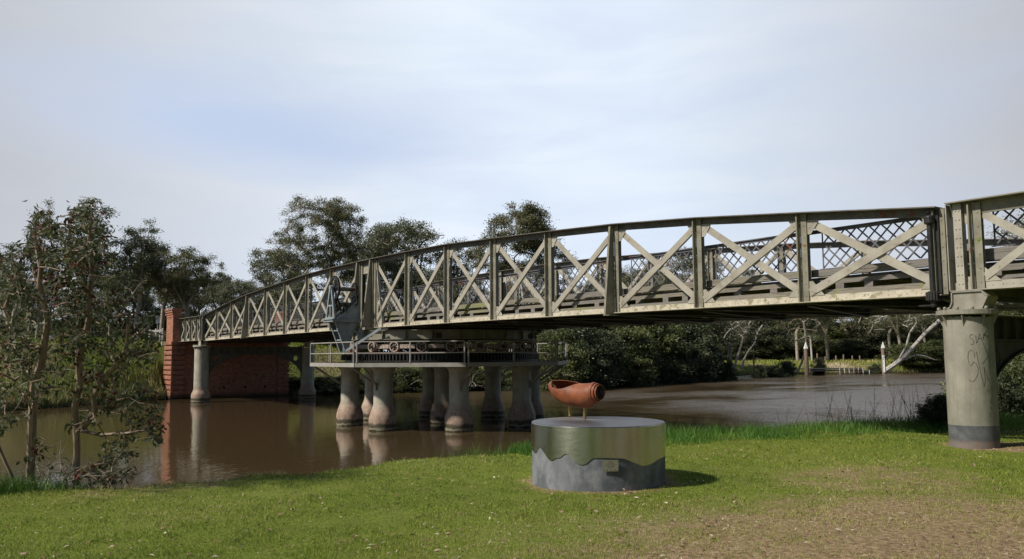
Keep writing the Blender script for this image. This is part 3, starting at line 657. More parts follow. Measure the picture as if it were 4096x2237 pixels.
# ---------------------------------------------------------------- approach spans
def approach(label, x0, x1, xs, lat=True):
    root = empty('approach_span', (0, 0, 0), label, 'bridge')
    zt = lambda x: 5.43; zb = lambda x: 3.875
    for s in (-1, 1):
        y0 = s*3.5; t = MB(); b_ = MB()
        t.bar((x0, y0+s*.04, 5.42), (x1, y0+s*.04, 5.42), .36, .022); t.bar((x0, y0, 5.30), (x1, y0, 5.30), .05, .21)
        b_.bar((x0, y0, 3.955), (x1, y0, 3.955), .06, .14); b_.bar((x0, y0+s*.02, 3.878), (x1, y0+s*.02, 3.878), .34, .014)
        n = int((x1-x0)/.16)
        for k in range(1, n): x = x0+(x1-x0)*k/n; t.rivet((x, y0+s*.026, 5.25), (0, s, 0)); b_.rivet((x, y0+s*.03, 3.96), (0, s, 0))
        t.build('top_chord', M['post'], root); b_.build('bottom_chord', M['paint'], root)
        # riveted end box
        for xe in (xs[0], xs[-1]):
            e = MB(); d = 1 if xe == xs[0] else -1
            xa, xb = sorted((xe, xe+d*.14)); e.box(xa, y0-.05, 3.89, xb, y0+s*.10 if s > 0 else y0+.05, 5.405) if s > 0 else e.box(xa, y0-.10, 3.89, xb, y0+.05, 5.405)
            xc, xd = sorted((xe-d*.10, xe+d*.02)); e.box(xc, y0-.16, 3.89, xc+.016, y0+.16, 5.405)
            xp, xq = sorted((xe+d*.14, xe+d*.38)); e.box(xp, y0-.02, 3.90, xq, y0+.02, 4.12); e.box(xp, y0-.02, 5.05, xq, y0+.02, 5.19)
            for k in range(9):
                e.rivet((xe+d*.04, y0+s*.10, 4.0+k*.16), (0, s, 0), .02); e.rivet((xe+d*.10, y0+s*.10, 4.0+k*.16), (0, s, 0), .02)
            e.build('end_post', M['paint'], root)
        for x in xs[1:-1]: post(x, y0, s, 3.89, 5.42).build('post', M['post'], root)
        for a, b in zip(xs[1:-2], xs[2:-1]):
            for k in (0, 1):
                m = MB(); A, B = ((a+.09, 4.10), (b-.09, 5.18)) if k == 0 else ((a+.09, 5.18), (b-.09, 4.10)); yy = y0+s*(.046 if k == 0 else .012)
                m.bar((A[0], yy, A[1]), (B[0], yy, B[1]), .014, .13)
                m.build('diagonal', M['paint'], root)
            m = MB(); m.prism([(a+.07, y0+s*.031, 4.02), (a+.34, y0+s*.031, 4.02), (a+.07, y0+s*.031, 4.27)], (0, s*.008, 0)); m.build('gusset_plate', M['paint'], root); m = MB(); m.prism([(b-.07, y0+s*.031, 4.02), (b-.34, y0+s*.031, 4.02), (b-.07, y0+s*.031, 4.27)], (0, s*.008, 0)); m.build('gusset_plate', M['paint'], root)
    m = MB(); m.box(x0+.05, -3.10, 4.315, x1, 3.10, 4.375); m.build('deck_planks', M['timber'], root)
    m = MB(); m.box(x0+.1, -3.30, 4.385, x1, -3.145, 4.60); m.box(x0+.25, -3.28, 4.20, x1, -3.145, 4.305); m.build('kerb_timber', M['timber'], root)
    m = MB(); m.box(x0+.1, 3.145, 4.2, x1, 3.30, 4.56); m.build('kerb_timber', M['timber'], root)
    m = MB(); m.box(x0+.45, -3.46, 3.90, x1, -3.32, 4.11); m.build('sill_timber', M['timber'], root)
    x = x0+.6
    while x < x1-.3: m = MB(); m.box(x-.09, -3.29, 4.0, x+.09, 3.2, 4.2); m.build('joist', M['timber'], root); x += .8
    for yy in (-2.2, -.75, .75, 2.2): m = MB(); m.box(x0+.1, yy-.02, 3.99, x1, yy+.02, 4.19); m.build('stringer', M['underside'], root)
    for x in xs: m = MB(); m.box(x-.03, -3.42, 3.80, x+.03, 3.42, 3.98); m.build('cross_girder', M['underside'], root)
    if lat:
        m = MB(); m.bar((x0+.7, -3.22, 5.34), (x1, -3.22, 5.34), .10, .022); m.build('handrail', M['lattice'], root)
        for a, b in zip(xs[1:-2], xs[2:-1]): lattice(a+.14, b-.12, -3.22, 4.66, 5.33).build('lattice_railing', M['lattice'], root)
    return root
approach('short fixed iron truss span over the grass at the right, above the graffitied column', 23.0, 33.9, [23.08, 23.45, 25.2, 26.95, 28.7, 30.45, 32.2, 33.7])
approach('short fixed iron truss span between the left column pier and the red brick abutment', -28.9, -23.05, [-28.75, -28.4, -27.1, -25.75, -24.4, -23.45, -23.1], True)

# ---------------------------------------------------------------- piers
def arch_web(m, x, zs, zc):
    n = 20; yl = 3.08; th = (.05, 0, 0)
    def za(y): q = min(1, abs(y)/yl); return zs+(zc-zs)*math.sqrt(max(0, 1-q**2.3))
    ys = [yl*math.sin(PI/2*i/n) for i in range(-n, n+1)]
    holes = [(-2.62, 2.72, .19), (2.62, 2.72, .19)]
    for i in range(2*n):
        a, b = ys[i], ys[i+1]; ym = (a+b)/2
        segs = [(None, None)]
        lo_a, lo_b = za(a), za(b); hi = 3.02
        cut = None
        for (hy, hz, hr) in holes:
            if abs(ym-hy) < hr:
                hh = math.sqrt(hr*hr-(ym-hy)**2); cut = (hz-hh, hz+hh)
        if cut and cut[0] > max(lo_a, lo_b):
            m.prism([(x, a, lo_a), (x, b, lo_b), (x, b, cut[0]), (x, a, cut[0])], th); m.prism([(x, a, cut[1]), (x, b, cut[1]), (x, b, hi), (x, a, hi)], th)
        elif hi-min(lo_a, lo_b) > .01: m.prism([(x, a, lo_a), (x, b, lo_b), (x, b, hi), (x, a, hi)], th)
        m.bar((x+.025, a, lo_a), (x+.025, b, lo_b), .16, .03)
    for hy, hz, hr in holes: m.tube([(x+.05, hy+hr*math.cos(t), hz+hr*math.sin(t)) for t in np.linspace(0, 2*PI, 17)], .022, 6, False)
def column(cx, cy, z0, z1, mat, root, bell, r=.44):
    m = MB()
    if bell: prof = [(r+.13, z0), (r+.135, .08), (r+.135, .42), (r+.12, .52), (r+.07, .64), (r+.03, .72), (r, .84), (r, 1.6), (r, z1-.06)]
    else: prof = [(r+.0, z0), (r, 1.15), (r, 2.3), (r, z1-.06)]
    m.lathe(prof, (cx, cy, 0), 40); return m.build('column', mat, root, True)
def pier(name, label, cx, water, zg):
    root = empty(name, (cx, 0, 0), label, 'bridge pier'); mat = M['wetpier'] if water else M['drypier']; kk = 1 if water else .875
    for y in (-3.5, 3.5):
        col = column(cx, y, zg, 3.47, mat, root, water, .44*kk)
        m = MB(); m.lathe([(.46*kk, -.0), (.55*kk, .012), (.55*kk, .085), (.46*kk, .10)], (cx, y, 3.452), 40)
        for q in range(12): a = 2*PI*q/12+.1; m.lathe([(.03, 0), (.03, .03), (.015, .045)], (cx+.50*kk*math.cos(a), y+.50*kk*math.sin(a), 3.552), 6)
        for q in range(8):
            a = 2*PI*(q+.3)/8; c, s_ = math.cos(a), math.sin(a); n_ = (-s_*.016, c*.016, 0)
            m.prism([(cx+.436*kk*c, y+.436*kk*s_, 3.25), (cx+.44*kk*c, y+.44*kk*s_, 3.45), (cx+.53*kk*c, y+.53*kk*s_, 3.45)], n_)
        m.build('cap', mat, root)
        m = MB(); s_ = -1 if y < 0 else 1      # bearing casting with its recessed panel and swept side
        prof = [(-.26, 3.556), (-.19, 3.60), (-.155, 3.68), (-.15, 3.855), (.34, 3.855), (.43, 3.76), (.33, 3.556)]
        for yo in (.16, -.17): m.prism([(cx+u, y+yo, z) for u, z in prof], (0, .012, 0))
        for (u, z), (u2, z2) in zip(prof, prof[1:]+prof[:1]): m.bar((cx+u, y, z), (cx+u2, y, z2), .40, .022)
        m.build('bearing', mat, root)
    m = MB(); m.box(cx-.10, -3.06, 3.02, cx+.10, 3.06, 3.05); m.box(cx-.02, -3.06, 3.05, cx+.02, 3.06, 3.44); m.box(cx-.12, -3.06, 3.44, cx+.12, 3.06, 3.47)
    for k in range(13): m.box(cx-.10, -2.82+k*.47-.012, 3.05, cx+.10, -2.82+k*.47+.012, 3.44)
    m.build('cross_beam', M['dark_and_shade_paint'] if water else M['underside'], root)
    m = MB(); arch_web(m, cx-.025, 1.45 if water else 1.75, 2.97); m.build('arch_spandrel', M['dark_and_shade_paint'] if water else M['underside'], root)
    return root
pier('bridge_pier', 'two bell-footed iron columns joined by a dark arch before the red brick abutment', -23.45, True, -1.2)
rp_ = pier('bridge_pier', 'thick graffitied iron column pier with a dark painted foot on the grass', 23.18, False, .9)
# graffiti drawn on the near column
def gstroke(m, pts, w=.006):
    out = []
    for (px, py) in pts:
        r = ray(px, py); o = CC[:2]-np.array((23.18, -3.5)); a = r[:2]@r[:2]; b = 2*o@r[:2]; c = o@o-.3855**2; D = max(b*b-4*a*c, 0)
        out.append(CC+r*((-b-math.sqrt(D))/(2*a)))
    m.tube(out, w*.75, 4)
g = MB()
def gz(L, sx=3.5177, ox=3700, oy=1100): return [(ox+x/sx, oy+y/sx) for x, y in L]
for L in ([(680, 850), (655, 835), (630, 850), (628, 880), (660, 905), (685, 930), (690, 955), (670, 980), (645, 975)], [(712, 850), (716, 910), (722, 960), (735, 945)],
          [(735, 940), (765, 820), (800, 930)], [(745, 900), (790, 885)], [(815, 900), (820, 830), (850, 800), (830, 850), (870, 880)], [(850, 780), (885, 800), (860, 850), (895, 880)],
          [(700, 1165), (690, 1090), (650, 1055), (615, 1080), (602, 1160), (620, 1240), (640, 1285), (665, 1250), (690, 1222), (720, 1250), (745, 1310), (745, 1380), (725, 1440), (690, 1490), (650, 1500), (615, 1470)],
          [(720, 1075), (745, 1200), (770, 1330), (800, 1460), (830, 1560), (845, 1480), (825, 1290)], [(825, 1290), (860, 1400), (880, 1480)], [(810, 945), (850, 1050), (880, 1140)], [(890, 950), (885, 1060), (880, 1140), (810, 1250)], [(880, 1140), (905, 1400)]):
    gstroke(g, gz(L), .0055)
gr = [c for c in rp_.children if c.name.startswith('column')][0]
g.build('graffiti', M['pen'], gr); g = MB()
for L in ([(836, 860), (840, 875)], [(848, 856), (852, 870)], [(865, 875), (885, 870), (880, 890), (890, 905), (870, 910)], [(862, 935), (885, 930), (886, 955), (864, 958), (862, 935)], [(862, 985), (878, 983), (880, 1005), (864, 1003), (862, 985)], [(860, 1030), (864, 1062)]):
    gstroke(g, gz(L, 1.876, 3500, 1100), .004)
gr = [c for c in rp_.children if c.name.startswith('column')][0]
g.build('graffiti', M['pen'], gr)

# pivot pier: eight bell-footed columns in a ring round a ninth, with the ring girder and rack on top
PV = empty('pivot_pier', (0, 0, 0), 'ring of stout bell-footed columns in mid river under the black toothed track', 'bridge pier')
def pcol(x, y):
    m = MB(); r = .375
    m.lathe([(r+.165, -1.5), (r+.165, .06), (r+.17, .10), (r+.17, .40), (r+.155, .52), (r+.10, .70), (r+.05, .82), (r+.015, .92), (r, 1.02), (r, 2.05), (r+.01, 2.10), (r, 2.14), (r+.02, 2.24), (r+.09, 2.33), (r+.16, 2.38), (r+.16, 2.405)], (x, y, 0), 40)
    m.build('column', M['wetpier'], PV, True)
for k in range(8): a = R(22.5+45*k); pcol(3.87*math.cos(a), 3.87*math.sin(a))
pcol(0, 0)
m = MB(); ringwall(m, 4.06, 2.41, 2.60, 64, .40); ringwall(m, 3.93, 2.60, 2.91, 64, .10)
for k in range(8):
    a = R(22.5+45*k); m.bar((.3*math.cos(a), .3*math.sin(a), 2.52), (3.7*math.cos(a), 3.7*math.sin(a), 2.52), .15, .2)
m.build('ring_girder', M['black'], PV)
m = MB(); ringwall(m, 4.10, 2.60, 2.64, 64, .14); ringwall(m, 4.07, 2.875, 2.905, 64, .14)
NT = 170
for j in range(NT):
    a = 2*PI*j/NT; c, s_ = math.cos(a), math.sin(a); m.bar((4.005*c, 4.005*s_, 2.645), (4.005*c, 4.005*s_, 2.873), .055, .10, (c, s_, 0))
m.build('toothed_rack', M['black'], PV)
m = MB(); ringwall(m, 4.03, 2.912, 2.958, 64, .32); m.build('roller_track', M['rustytrack'], PV)

# walkway round the pivot pier
WK = empty('service_walkway', (0, 0, 0), 'eight-sided grey steel walkway with pipe railings hung round the pivot columns', 'walkway')
ov = [(5.50*math.cos(R(22.5+45*k)), 5.50*math.sin(R(22.5+45*k))) for k in range(8)]; iv = [(4.35*math.cos(R(22.5+45*k)), 4.35*math.sin(R(22.5+45*k))) for k in range(8)]
for k in range(8):
    a, b = np.array(ov[k]), np.array(ov[(k+1) % 8]); d = (b-a)/np.linalg.norm(b-a); nrm = np.array((d[1], -d[0])); q1, q2 = a+d*.02, b-d*.02
    m = MB(); m.bar((q1[0], q1[1], 2.49), (q2[0], q2[1], 2.49), .012, .15); m.build('fascia', M['walk'], WK)
    m = MB(); m.prism([(iv[k][0], iv[k][1], 2.49), (iv[(k+1) % 8][0], iv[(k+1) % 8][1], 2.49), (q2[0]*.995, q2[1]*.995, 2.49), (q1[0]*.995, q1[1]*.995, 2.49)], (0, 0, .03)); m.build('deck_panel', M['underside'], WK)
    m = MB(); e1, e2 = a+d*.08, b-d*.08; off = -nrm*.03*0
    for z in (2.93, 3.345): m.bar((e1[0], e1[1], z), (e2[0], e2[1], z), .04, .035)
    for f in (0, .5, 1): c = e1*(1-f)+e2*f; m.bar((c[0], c[1], 2.57), (c[0], c[1], 3.325), .045, .045, (d[0], d[1], 0))
    m.build('railing', M['walk'], WK)
    aa = R(22.5+45*k); c, s_ = math.cos(aa), math.sin(aa)
    for sg in (-1, 1):
        ab = aa+sg*.055; m = MB(); m.bar((5.35*math.cos(ab), 5.35*math.sin(ab), 2.43), (4.30*c, 4.30*s_, 1.72), .05, .07); m.bar((4.27*c, 4.27*s_, 1.52), (4.27*c, 4.27*s_, 1.80), .06, .06, (c, s_, 0)); m.build('brace', M['walk'], WK)

# hand winch bolted to the tower
WI = empty('turning_winch', (0, -4.2, 4.2), 'blue-grey bracket with black cog wheels and winding drums bolted outside the bridge tower', 'winch')
WZ = 4.24
def gear(r, y, x, z, w, mat=M['black'], spokes=6, teeth=0, par=WI):
    m = MB(); m.lathe([(r-.07, -w/2), (r, -w/2), (r, w/2), (r-.07, w/2), (r-.07, -w/2)], (x, y, z), 36, 'Y', False)
    n = teeth or int(2*PI*r/.055)
    for j in range(n): a = 2*PI*j/n; m.bar((x+(r-.005)*math.cos(a), y, z+(r-.005)*math.sin(a)), (x+(r+.035)*math.cos(a), y, z+(r+.035)*math.sin(a)), w, .026, (-math.sin(a), 0, math.cos(a)))
    for j in range(spokes): a = 2*PI*j/spokes+.2; m.bar((x, y, z), (x+(r-.06)*math.cos(a), y, z+(r-.06)*math.sin(a)), .035, .05, (-math.sin(a), 0, math.cos(a)))
    m.lathe([(.07, -w*.8), (.07, w*.8)], (x, y, z), 14, 'Y'); return m.build('cog_wheel', mat, par)
m = MB(); m.box(-.42, -5.22, WZ-.09, .42, -4.02, WZ-.005); m.box(-.46, -5.26, WZ-.005, .46, -4.02, WZ+.02); m.build('platform', M['winch'], WI)
m = MB()
for x0 in (-.40, .40):      # A-frame bearing stand at the outer end
    m.bar((x0, -5.12, WZ+.02), (x0*.12, -5.12, 5.52), .09, .07, (0, 1, 0))
m.bar((-.27, -5.12, WZ+.55), (.27, -5.12, WZ+.55), .06, .06); m.bar((-.42, -5.12, WZ+.06), (.42, -5.12, WZ+.06), .10, .08)
m.bar((0, -5.12, WZ+.55), (0, -5.12, WZ+.06), .05, .05, (1, 0, 0)); m.lathe([(.09, -.06), (.09, .06)], (0, -5.12, 5.50), 14, 'Y'); m.build('bearing_stand', M['winch'], WI)
m = MB(); m.prism([(.30, -5.0, WZ+.02), (.30, -4.02, WZ+.02), (.30, -4.02, WZ+.86)], (.015, 0, 0)); m.build('side_plate', M['winch'], WI); m = MB(); m.prism([(-.30, -5.0, WZ+.02), (-.30, -4.02, WZ+.02), (-.30, -4.02, WZ+.86)], (-.015, 0, 0)); m.build('side_plate', M['winch'], WI)
gear(.47, -4.98, 0, 5.46, .07); gear(.24, -4.14, 0, 5.46, .07, spokes=0, teeth=20); gear(.24, -4.20, .20, 5.02, .07, spokes=4); gear(.22, -4.92, .12, 4.80, .09, spokes=0, teeth=18); gear(.30, -4.60, .0, 4.62, .06, spokes=4)
m = MB(); m.lathe([(.075, -.42), (.085, -.36), (.085, .36), (.075, .42)], (0, -4.55, 5.46), 18, 'Y'); m.lathe([(.07, -.38), (.085, -.30), (.085, .34), (.07, .36)], (.12, -4.52, 4.84), 18, 'Y'); m.build('winding_drum', M['dark_and_shade_paint'], WI, True)
m = MB()                  # tapering bracket below the platform
for xx in (-.26, .26):
    sg = 1 if xx > 0 else -1
    m.prism([(xx, -5.05, WZ-.09), (xx, -4.12, WZ-.09), (xx, -4.30, 3.62), (xx, -4.52, 3.00), (xx, -4.58, 3.00)], (.014*sg, 0, 0))
    m.bar((xx, -5.06, WZ-.09), (xx, -4.60, 2.98), .09, .02, (0, 1, .3))
m.box(-.25, -5.03, WZ-.12, .25, -5.01, WZ-.09)
for z, yy in ((3.82, -4.88), (3.45, -4.74)): m.bar((-.30, yy, z), (.30, yy, z), .05, .05)
m.bar((.27, -4.95, 3.80), (.27, -4.25, 3.80), .04, .05); m.bar((.27, -4.78, 3.42), (.27, -4.3, 3.42), .04, .05)
m.tube([(0, -4.55, 2.70), (0, -4.55, 4.7)], .045, 8); m.build('bracket', M['winch'], WI)
m = MB(); m.bar((.36, -4.62, 3.02), (1.65, -3.78, 3.88), .05, .10, (0, 0, 1)); m.build('stay_bar', M['winch'], WI)
m = MB(); m.box(.30, -4.08, 3.50, .52, -3.96, 3.90); m.build('fixing_plate', M['winch'], WI)
m = MB(); m.lathe([(.17, -.10), (.17, .12)], (0, -4.45, 2.76), 16); 
for j in range(14): a = 2*PI*j/14; m.box(.19*math.cos(a)-.02, -4.45+.19*math.sin(a)-.02, 2.66, .19*math.cos(a)+.02, -4.45+.19*math.sin(a)+.02, 2.87)
m.build('pinion', M['black'], WI)

# ---------------------------------------------------------------- brick abutment
AB = empty('brick_abutment', (-29, 0, 0), 'red brick abutment wall with banded corner pillars at the left end of the bridge', 'abutment')
m = MB(); m.box(-31.5, -3.24, -1, -28.5, 3.24, 3.80); m.box(-31.5, -3.24, 3.80, -28.95, 3.24, 4.10); m.build('wall', M['brick'], AB)
def pillar(s):
    m = MB(); y0, y1 = sorted((s*3.242, s*4.12)); x1 = -28.44; x0 = -30.5
    z = -1.0; m.box(x0, y0, -1, x1, y1, .33)
    k = 0; z = .33
    while z < 3.7:
        m.box(x0-.0, y0+.001, z, x1+.035, y1, z+.245) if s > 0 else m.box(x0, y0, z, x1+.035, y1-.001, z+.245)
        yy0, yy1 = (y0+.03, y1-.10) if s > 0 else (y0+.10, y1-.03)
        m.box(x0+.03, yy0, z+.245, x1-.07, yy1, z+.335); z += .335
        if z+.335 > 3.85: break
    m.box(x0-.02, y0-(.04 if s < 0 else 0), z, x1+.05, y1+(.04 if s > 0 else 0), z+.20); z += .20
    w0, w1 = (y0+.05, y0+.50) if s < 0 else (y1-.50, y1-.05)
    X0 = x0+.30; X1 = x1-.02
    m.box(X0, w0, z, X1, w1, 5.55)
    for i, (e, h0, h1) in enumerate(((.03, 5.55, 5.62), (.02, 5.62, 5.72), (.06, 5.72, 5.79), (.05, 5.79, 5.87), (.10, 5.87, 5.93), (.09, 5.93, 6.02), (.14, 6.02, 6.08), (.12, 6.08, 6.13))):
        m.box(X0-e, w0-e, h0, X1+e, w1+e, h1)
    m.build('pillar', M['brick'], AB)
pillar(-1); pillar(1)
m = MB()
for y in (-2.55, -.55, .95, 2.35): m.box(-28.51, y-.07, .60, -28.495, y+.07, .78)
m.build('weep_holes', M['gap'], AB)

# ---------------------------------------------------------------- drum plinth and sculpture
DC = (21.5, -10.58); PL = empty('sculpture_plinth', (DC[0], DC[1], 1.0), 'low round plinth on the lawn with a wavy-edged steel cover over grey concrete', 'plinth')
m = MB(); m.lathe([(.903, .85), (.903, 1.60), (.903, 1.88)], (DC[0], DC[1], 0), 96); m.build('concrete_base', M['concrete'], PL, True)
wav = [(-127.192, 1.468), (-122, 1.545), (-117.26, 1.551), (-112, 1.515), (-106.023, 1.521), (-102, 1.595), (-98.798, 1.61), (-95, 1.575), (-90.327, 1.52), (-87, 1.47), (-83.945, 1.454), (-80.5, 1.468), (-78.194, 1.503), (-75.025, 1.493), (-72, 1.53), (-68.997, 1.57), (-65.274, 1.536), (-60.834, 1.46), (-55.657, 1.427), (-51.417, 1.446), (-46.369, 1.521), (-38.153, 1.524), (-21.263, 1.512), (-12.093, 1.45), (-3.943, 1.401), (4.348, 1.41), (16.535, 1.458), (30, 1.47), (50, 1.53), (75, 1.44), (100, 1.52), (125, 1.45), (150, 1.54), (175, 1.44), (200, 1.53), (220, 1.46), (232.808, 1.468)]
na = 288; A_ = np.linspace(-127.192, 232.808, na+1)[:-1]; zl = np.interp(A_, [w[0] for w in wav], [w[1] for w in wav]); zl = (zl+np.roll(zl, 1)+np.roll(zl, -1))/3
vs = []; fs = []
ro, ri = .912, .906
for j in range(na):
    c, s_ = math.cos(R(A_[j])), math.sin(R(A_[j]))
    for r_, z in ((ri, zl[j]), (ro, zl[j]), (ro, 1.895), (ro-.012, 1.905), (0.001, 1.905)): vs.append((DC[0]+r_*c, DC[1]+r_*s_, z))
for j in range(na):
    k = (j+1) % na
    for q in range(3): fs.append((j*5+q, k*5+q, k*5+q+1, j*5+q+1))
m = MB(); m.add(vs, fs); o = m.build('steel_cover', M['steel'], PL, True)
m = MB(); m.lathe([(.0005, 1.899), (.905, 1.899), (.905, 1.9065), (.0005, 1.9065)], (DC[0], DC[1], 0), 96); m.build('steel_top', M['steeltop'], PL)
a = R(-32.3); c, s_ = math.cos(a), math.sin(a); tx = np.array((-s_, c, 0)); up = np.array((0, 0, 1.)); pc = np.array((DC[0]+.914*c, DC[1]+.914*s_, 1.428)); nn = np.array((c, s_, 0))
pc = pc+nn*.002
m = MB(); w, h = .100, .070
m.prism([pc-tx*w-up*h, pc+tx*w-up*h, pc+tx*w+up*h, pc-tx*w+up*h], nn*.006); pq = m.build('plaque', M['plaque'], PL)
m = MB(); pf = pc+nn*.0062
for i, (wd) in enumerate((.022, .034, .052, .066, .046, .048, .034)):
    z = .050-i*.0125; n_ = max(3, int(wd/.008)); x = -wd
    rr = random.Random(i)
    while x < wd:
        L = rr.uniform(.006, .014); p = pf+tx*x+up*z; m.prism([p-up*.0018, p+tx*L-up*.0018, p+tx*L+up*.0018, p+up*.0018], nn*.0006); x += L+.004
for x in (-.048, .004, .050):
    p = pf+tx*x-up*.052; m.prism([p-tx*.010-up*.004, p+tx*.010-up*.005, p+tx*.007+up*.004, p-tx*.006+up*.005], nn*.0008)
for sx in (-1, 1):
    for sz in (-1, 1): p = pf+tx*sx*.088+up*sz*.056; m.prism([p+tx*.005*math.cos(q*PI/3)+up*.005*math.sin(q*PI/3) for q in range(6)], nn*.003)
m.build('lettering', M['plaqueink'], pq)
# sculpture: sheet of rusted steel rolled into an open boat with a coiled end
SC = empty('rolled_sculpture', (20.9, -10.4, 1.9), 'rusty orange steel sheet rolled like a canoe with a coiled end, on bronze legs', 'sculpture')
def sz(x, y, d): return at(2180+x/6.396, 1480+y/6.396, d)
secs = [(150, 300, 520, 0), (175, 284, 556, 0), (208, 272, 600, 0), (222, 268, 620, .35), (250, 265, 660, .85), (290, 263, 715, 1.15), (340, 262, 770, 1.28), (450, 262, 850, 1.30), (600, 278, 915, 1.18), (720, 300, 938, .95), (810, 322, 950, .62), (870, 340, 955, .25), (900, 345, 958, 0), (960, 350, 968, 0), (1080, 345, 975, 0), (1180, 335, 945, 0), (1270, 330, 880, 0), (1330, 345, 800, 0)]
ax0 = sz(200, 500, 12.15); ax1 = sz(1330, 570, 11.55); axv = (ax1-ax0)/np.linalg.norm(ax1-ax0)
sidev = np.cross(axv, (0, 0, 1)); sidev /= np.linalg.norm(sidev); upv = np.cross(sidev, axv)
if upv[2] < 0: upv = -upv
if sidev@(CC-ax0) > 0: sidev = -sidev            # sidev points to the far side
V_ = []; nn_ = 36; rows = []
for (x, tp, bt, gap) in secs:
    f = (x-200)/1130; d = 12.15+(11.55-12.15)*f; c = sz(x, (tp+bt)/2, d); r = (bt-tp)/2/6.396/CF*d
    row = []
    for j in range(nn_+1):
        ga = .10 if gap else 0; ang = ga+(2*PI-ga-gap)*j/nn_          # from the far rim down round to the near rim
        row.append(c+upv*math.cos(ang)*r+sidev*math.sin(ang)*r*.97)
    rows.append(row)
m = MB(); vs = [p for row in rows for p in row]; n1 = nn_+1
fs = [(i*n1+j, i*n1+j+1, (i+1)*n1+j+1, (i+1)*n1+j) for i in range(len(rows)-1) for j in range(nn_)]
m.add(vs, fs); so_ = m.build('rolled_sheet', M['corten'], SC, True); md = so_.modifiers.new('s', 'SOLIDIFY'); md.thickness = .007; md2 = so_.modifiers.new('b', 'SUBSURF'); md2.levels = 1; md2.render_levels = 2
so_.modifiers.move(1, 0)
def coil(cx, tp, bt, d, L0, L1, turns, r_out, mat, name):
    c = sz(cx, (tp+bt)/2, d); m = MB(); n = int(turns*28); a_, b_ = [], []
    for i in range(n+1):
        t = i/n; r = r_out*(1-.75*t); th = 2*PI*turns*t
        wob = 1+.08*math.sin(th*2.3)
        p = c+(upv*math.cos(th)+sidev*math.sin(th))*r*wob; a_.append(p+axv*L0); b_.append(p+axv*(L1-.03*t))
    m.add(a_+b_, [(i, i+1, n+2+i, n+1+i) for i in range(n)]); o = m.build(name, mat, SC, True); o.modifiers.new('s', 'SOLIDIFY').thickness = .005; return o
c_ = sz(1310, 570, 11.56)
for (r0, L0, L1) in ((.137, -.055, .0), (.125, -.03, .045), (.108, 0, .075)):
    m = MB(); n = 40; A1 = []; 
    for L in (L0, L1):
        for rr_ in (r0, r0-.008):
            for j in range(n): t = 2*PI*j/n; A1.append(c_+axv*L+(upv*math.cos(t)+sidev*math.sin(t))*rr_)
    F1 = []
    for j in range(n):
        k = (j+1) % n; F1 += [(j, k, 2*n+k, 2*n+j), (n+j, 3*n+j, 3*n+k, n+k), (j, n+j, n+k, k), (2*n+j, 2*n+k, 3*n+k, 3*n+j)]
    m.add(A1, F1); m.build('rolled_collar', M['corten'], SC, True)
coil(1310, 570-1, 571, 11.56, -.02, .085, 3.6, .094, M['darkrust'], 'coiled_end')
m = MB(); n = 24; m.add([c_-axv*.0]+[c_-axv*.0+(upv*math.cos(2*PI*j/n)+sidev*math.sin(2*PI*j/n))*.1 for j in range(n)], [(0, j+1, (j+1) % n+1) for j in range(n)]); m.build('coil_floor', M['darkrust'], SC)
for (px, py, d) in ((2339, 1676, None), (2279, 1665, None)):
    b = atz(px, py, 1.9068); m = MB(); m.tube([b, b+np.array((0, 0, .20))], .0225, 16); m.build('leg', M['bronze'], SC, True)

# ---------------------------------------------------------------- vegetation tools
def leaf_quads(C_, D_, L, Wd, rs, curl=.12):
    # C_ base points, D_ unit directions, L lengths, Wd widths -> diamond leaves
    n = len(C_); s1 = np.cross(D_, rs.normal(size=(n, 3))); s1 /= np.linalg.norm(s1, axis=1)[:, None]+1e-9
    up = np.cross(s1, D_); L = L[:, None]; Wd = Wd[:, None]
    mid = C_+D_*L*.45+up*L*curl
    V = np.stack([C_, mid+s1*Wd*.5, C_+D_*L, mid-s1*Wd*.5], 1).reshape(-1, 3)
    return V, np.arange(n*4).reshape(n, 4)
def unit(v): return v/(np.linalg.norm(v, axis=-1, keepdims=True)+1e-9)
class Skel:
    def __init__(s): s.p = []; s.par = []; s.cnt = []; s.paths = []
    def add(s, p, par): s.p.append(np.array(p, float)); s.par.append(par); s.cnt.append(0); return len(s.p)-1
    def path(s, pts, par=-1):
        ids = [] if par < 0 else [par]
        for q in pts: par = s.add(q, par); ids.append(par)
        s.paths.append(ids); return ids[-1]
    def grow(s, T, rnd, pen=.6, sag=.15, jit=.06, step=.9, minn=0):
        A = np.array(s.p); d = np.linalg.norm(A-T, axis=1)+pen*np.maximum(0, A[:, 2]-T[2]+.2)
        if minn: d[:minn] += 3
        k = int(np.argmin(d)); a = A[k]; L = np.linalg.norm(T-a); n = max(2, int(L/step)+1); pts = []
        ctrl = a*.5+T*.5+np.array((rnd.normal()*jit*L, rnd.normal()*jit*L, sag*L*rnd.uniform(-.2, 1)))
        for i in range(1, n+1):
            f = i/n; q = a*(1-f)**2+2*ctrl*f*(1-f)+T*f*f; pts.append(q+(rnd.normal(size=3)*jit*.25*L/n if i < n else 0))
        s.path(pts, k)
        j = len(s.p)-1
        while j >= 0: s.cnt[j] += 1; j = s.par[j]
    def wood(s, m, r0, pw=.5, rmin=.008, n=6, rmax=None):
        for ids in s.paths:
            if len(ids) < 2: continue
            rad = [max(rmin, r0*max(1, s.cnt[i])**pw) for i in ids]
            rad[0] = min(rad[0], rad[1]*1.25)
            if rmax: rad = [min(r, rmax) for r in rad]
            m.tube([s.p[i] for i in ids], rad, n if rad[0] > .04 else 4, False)
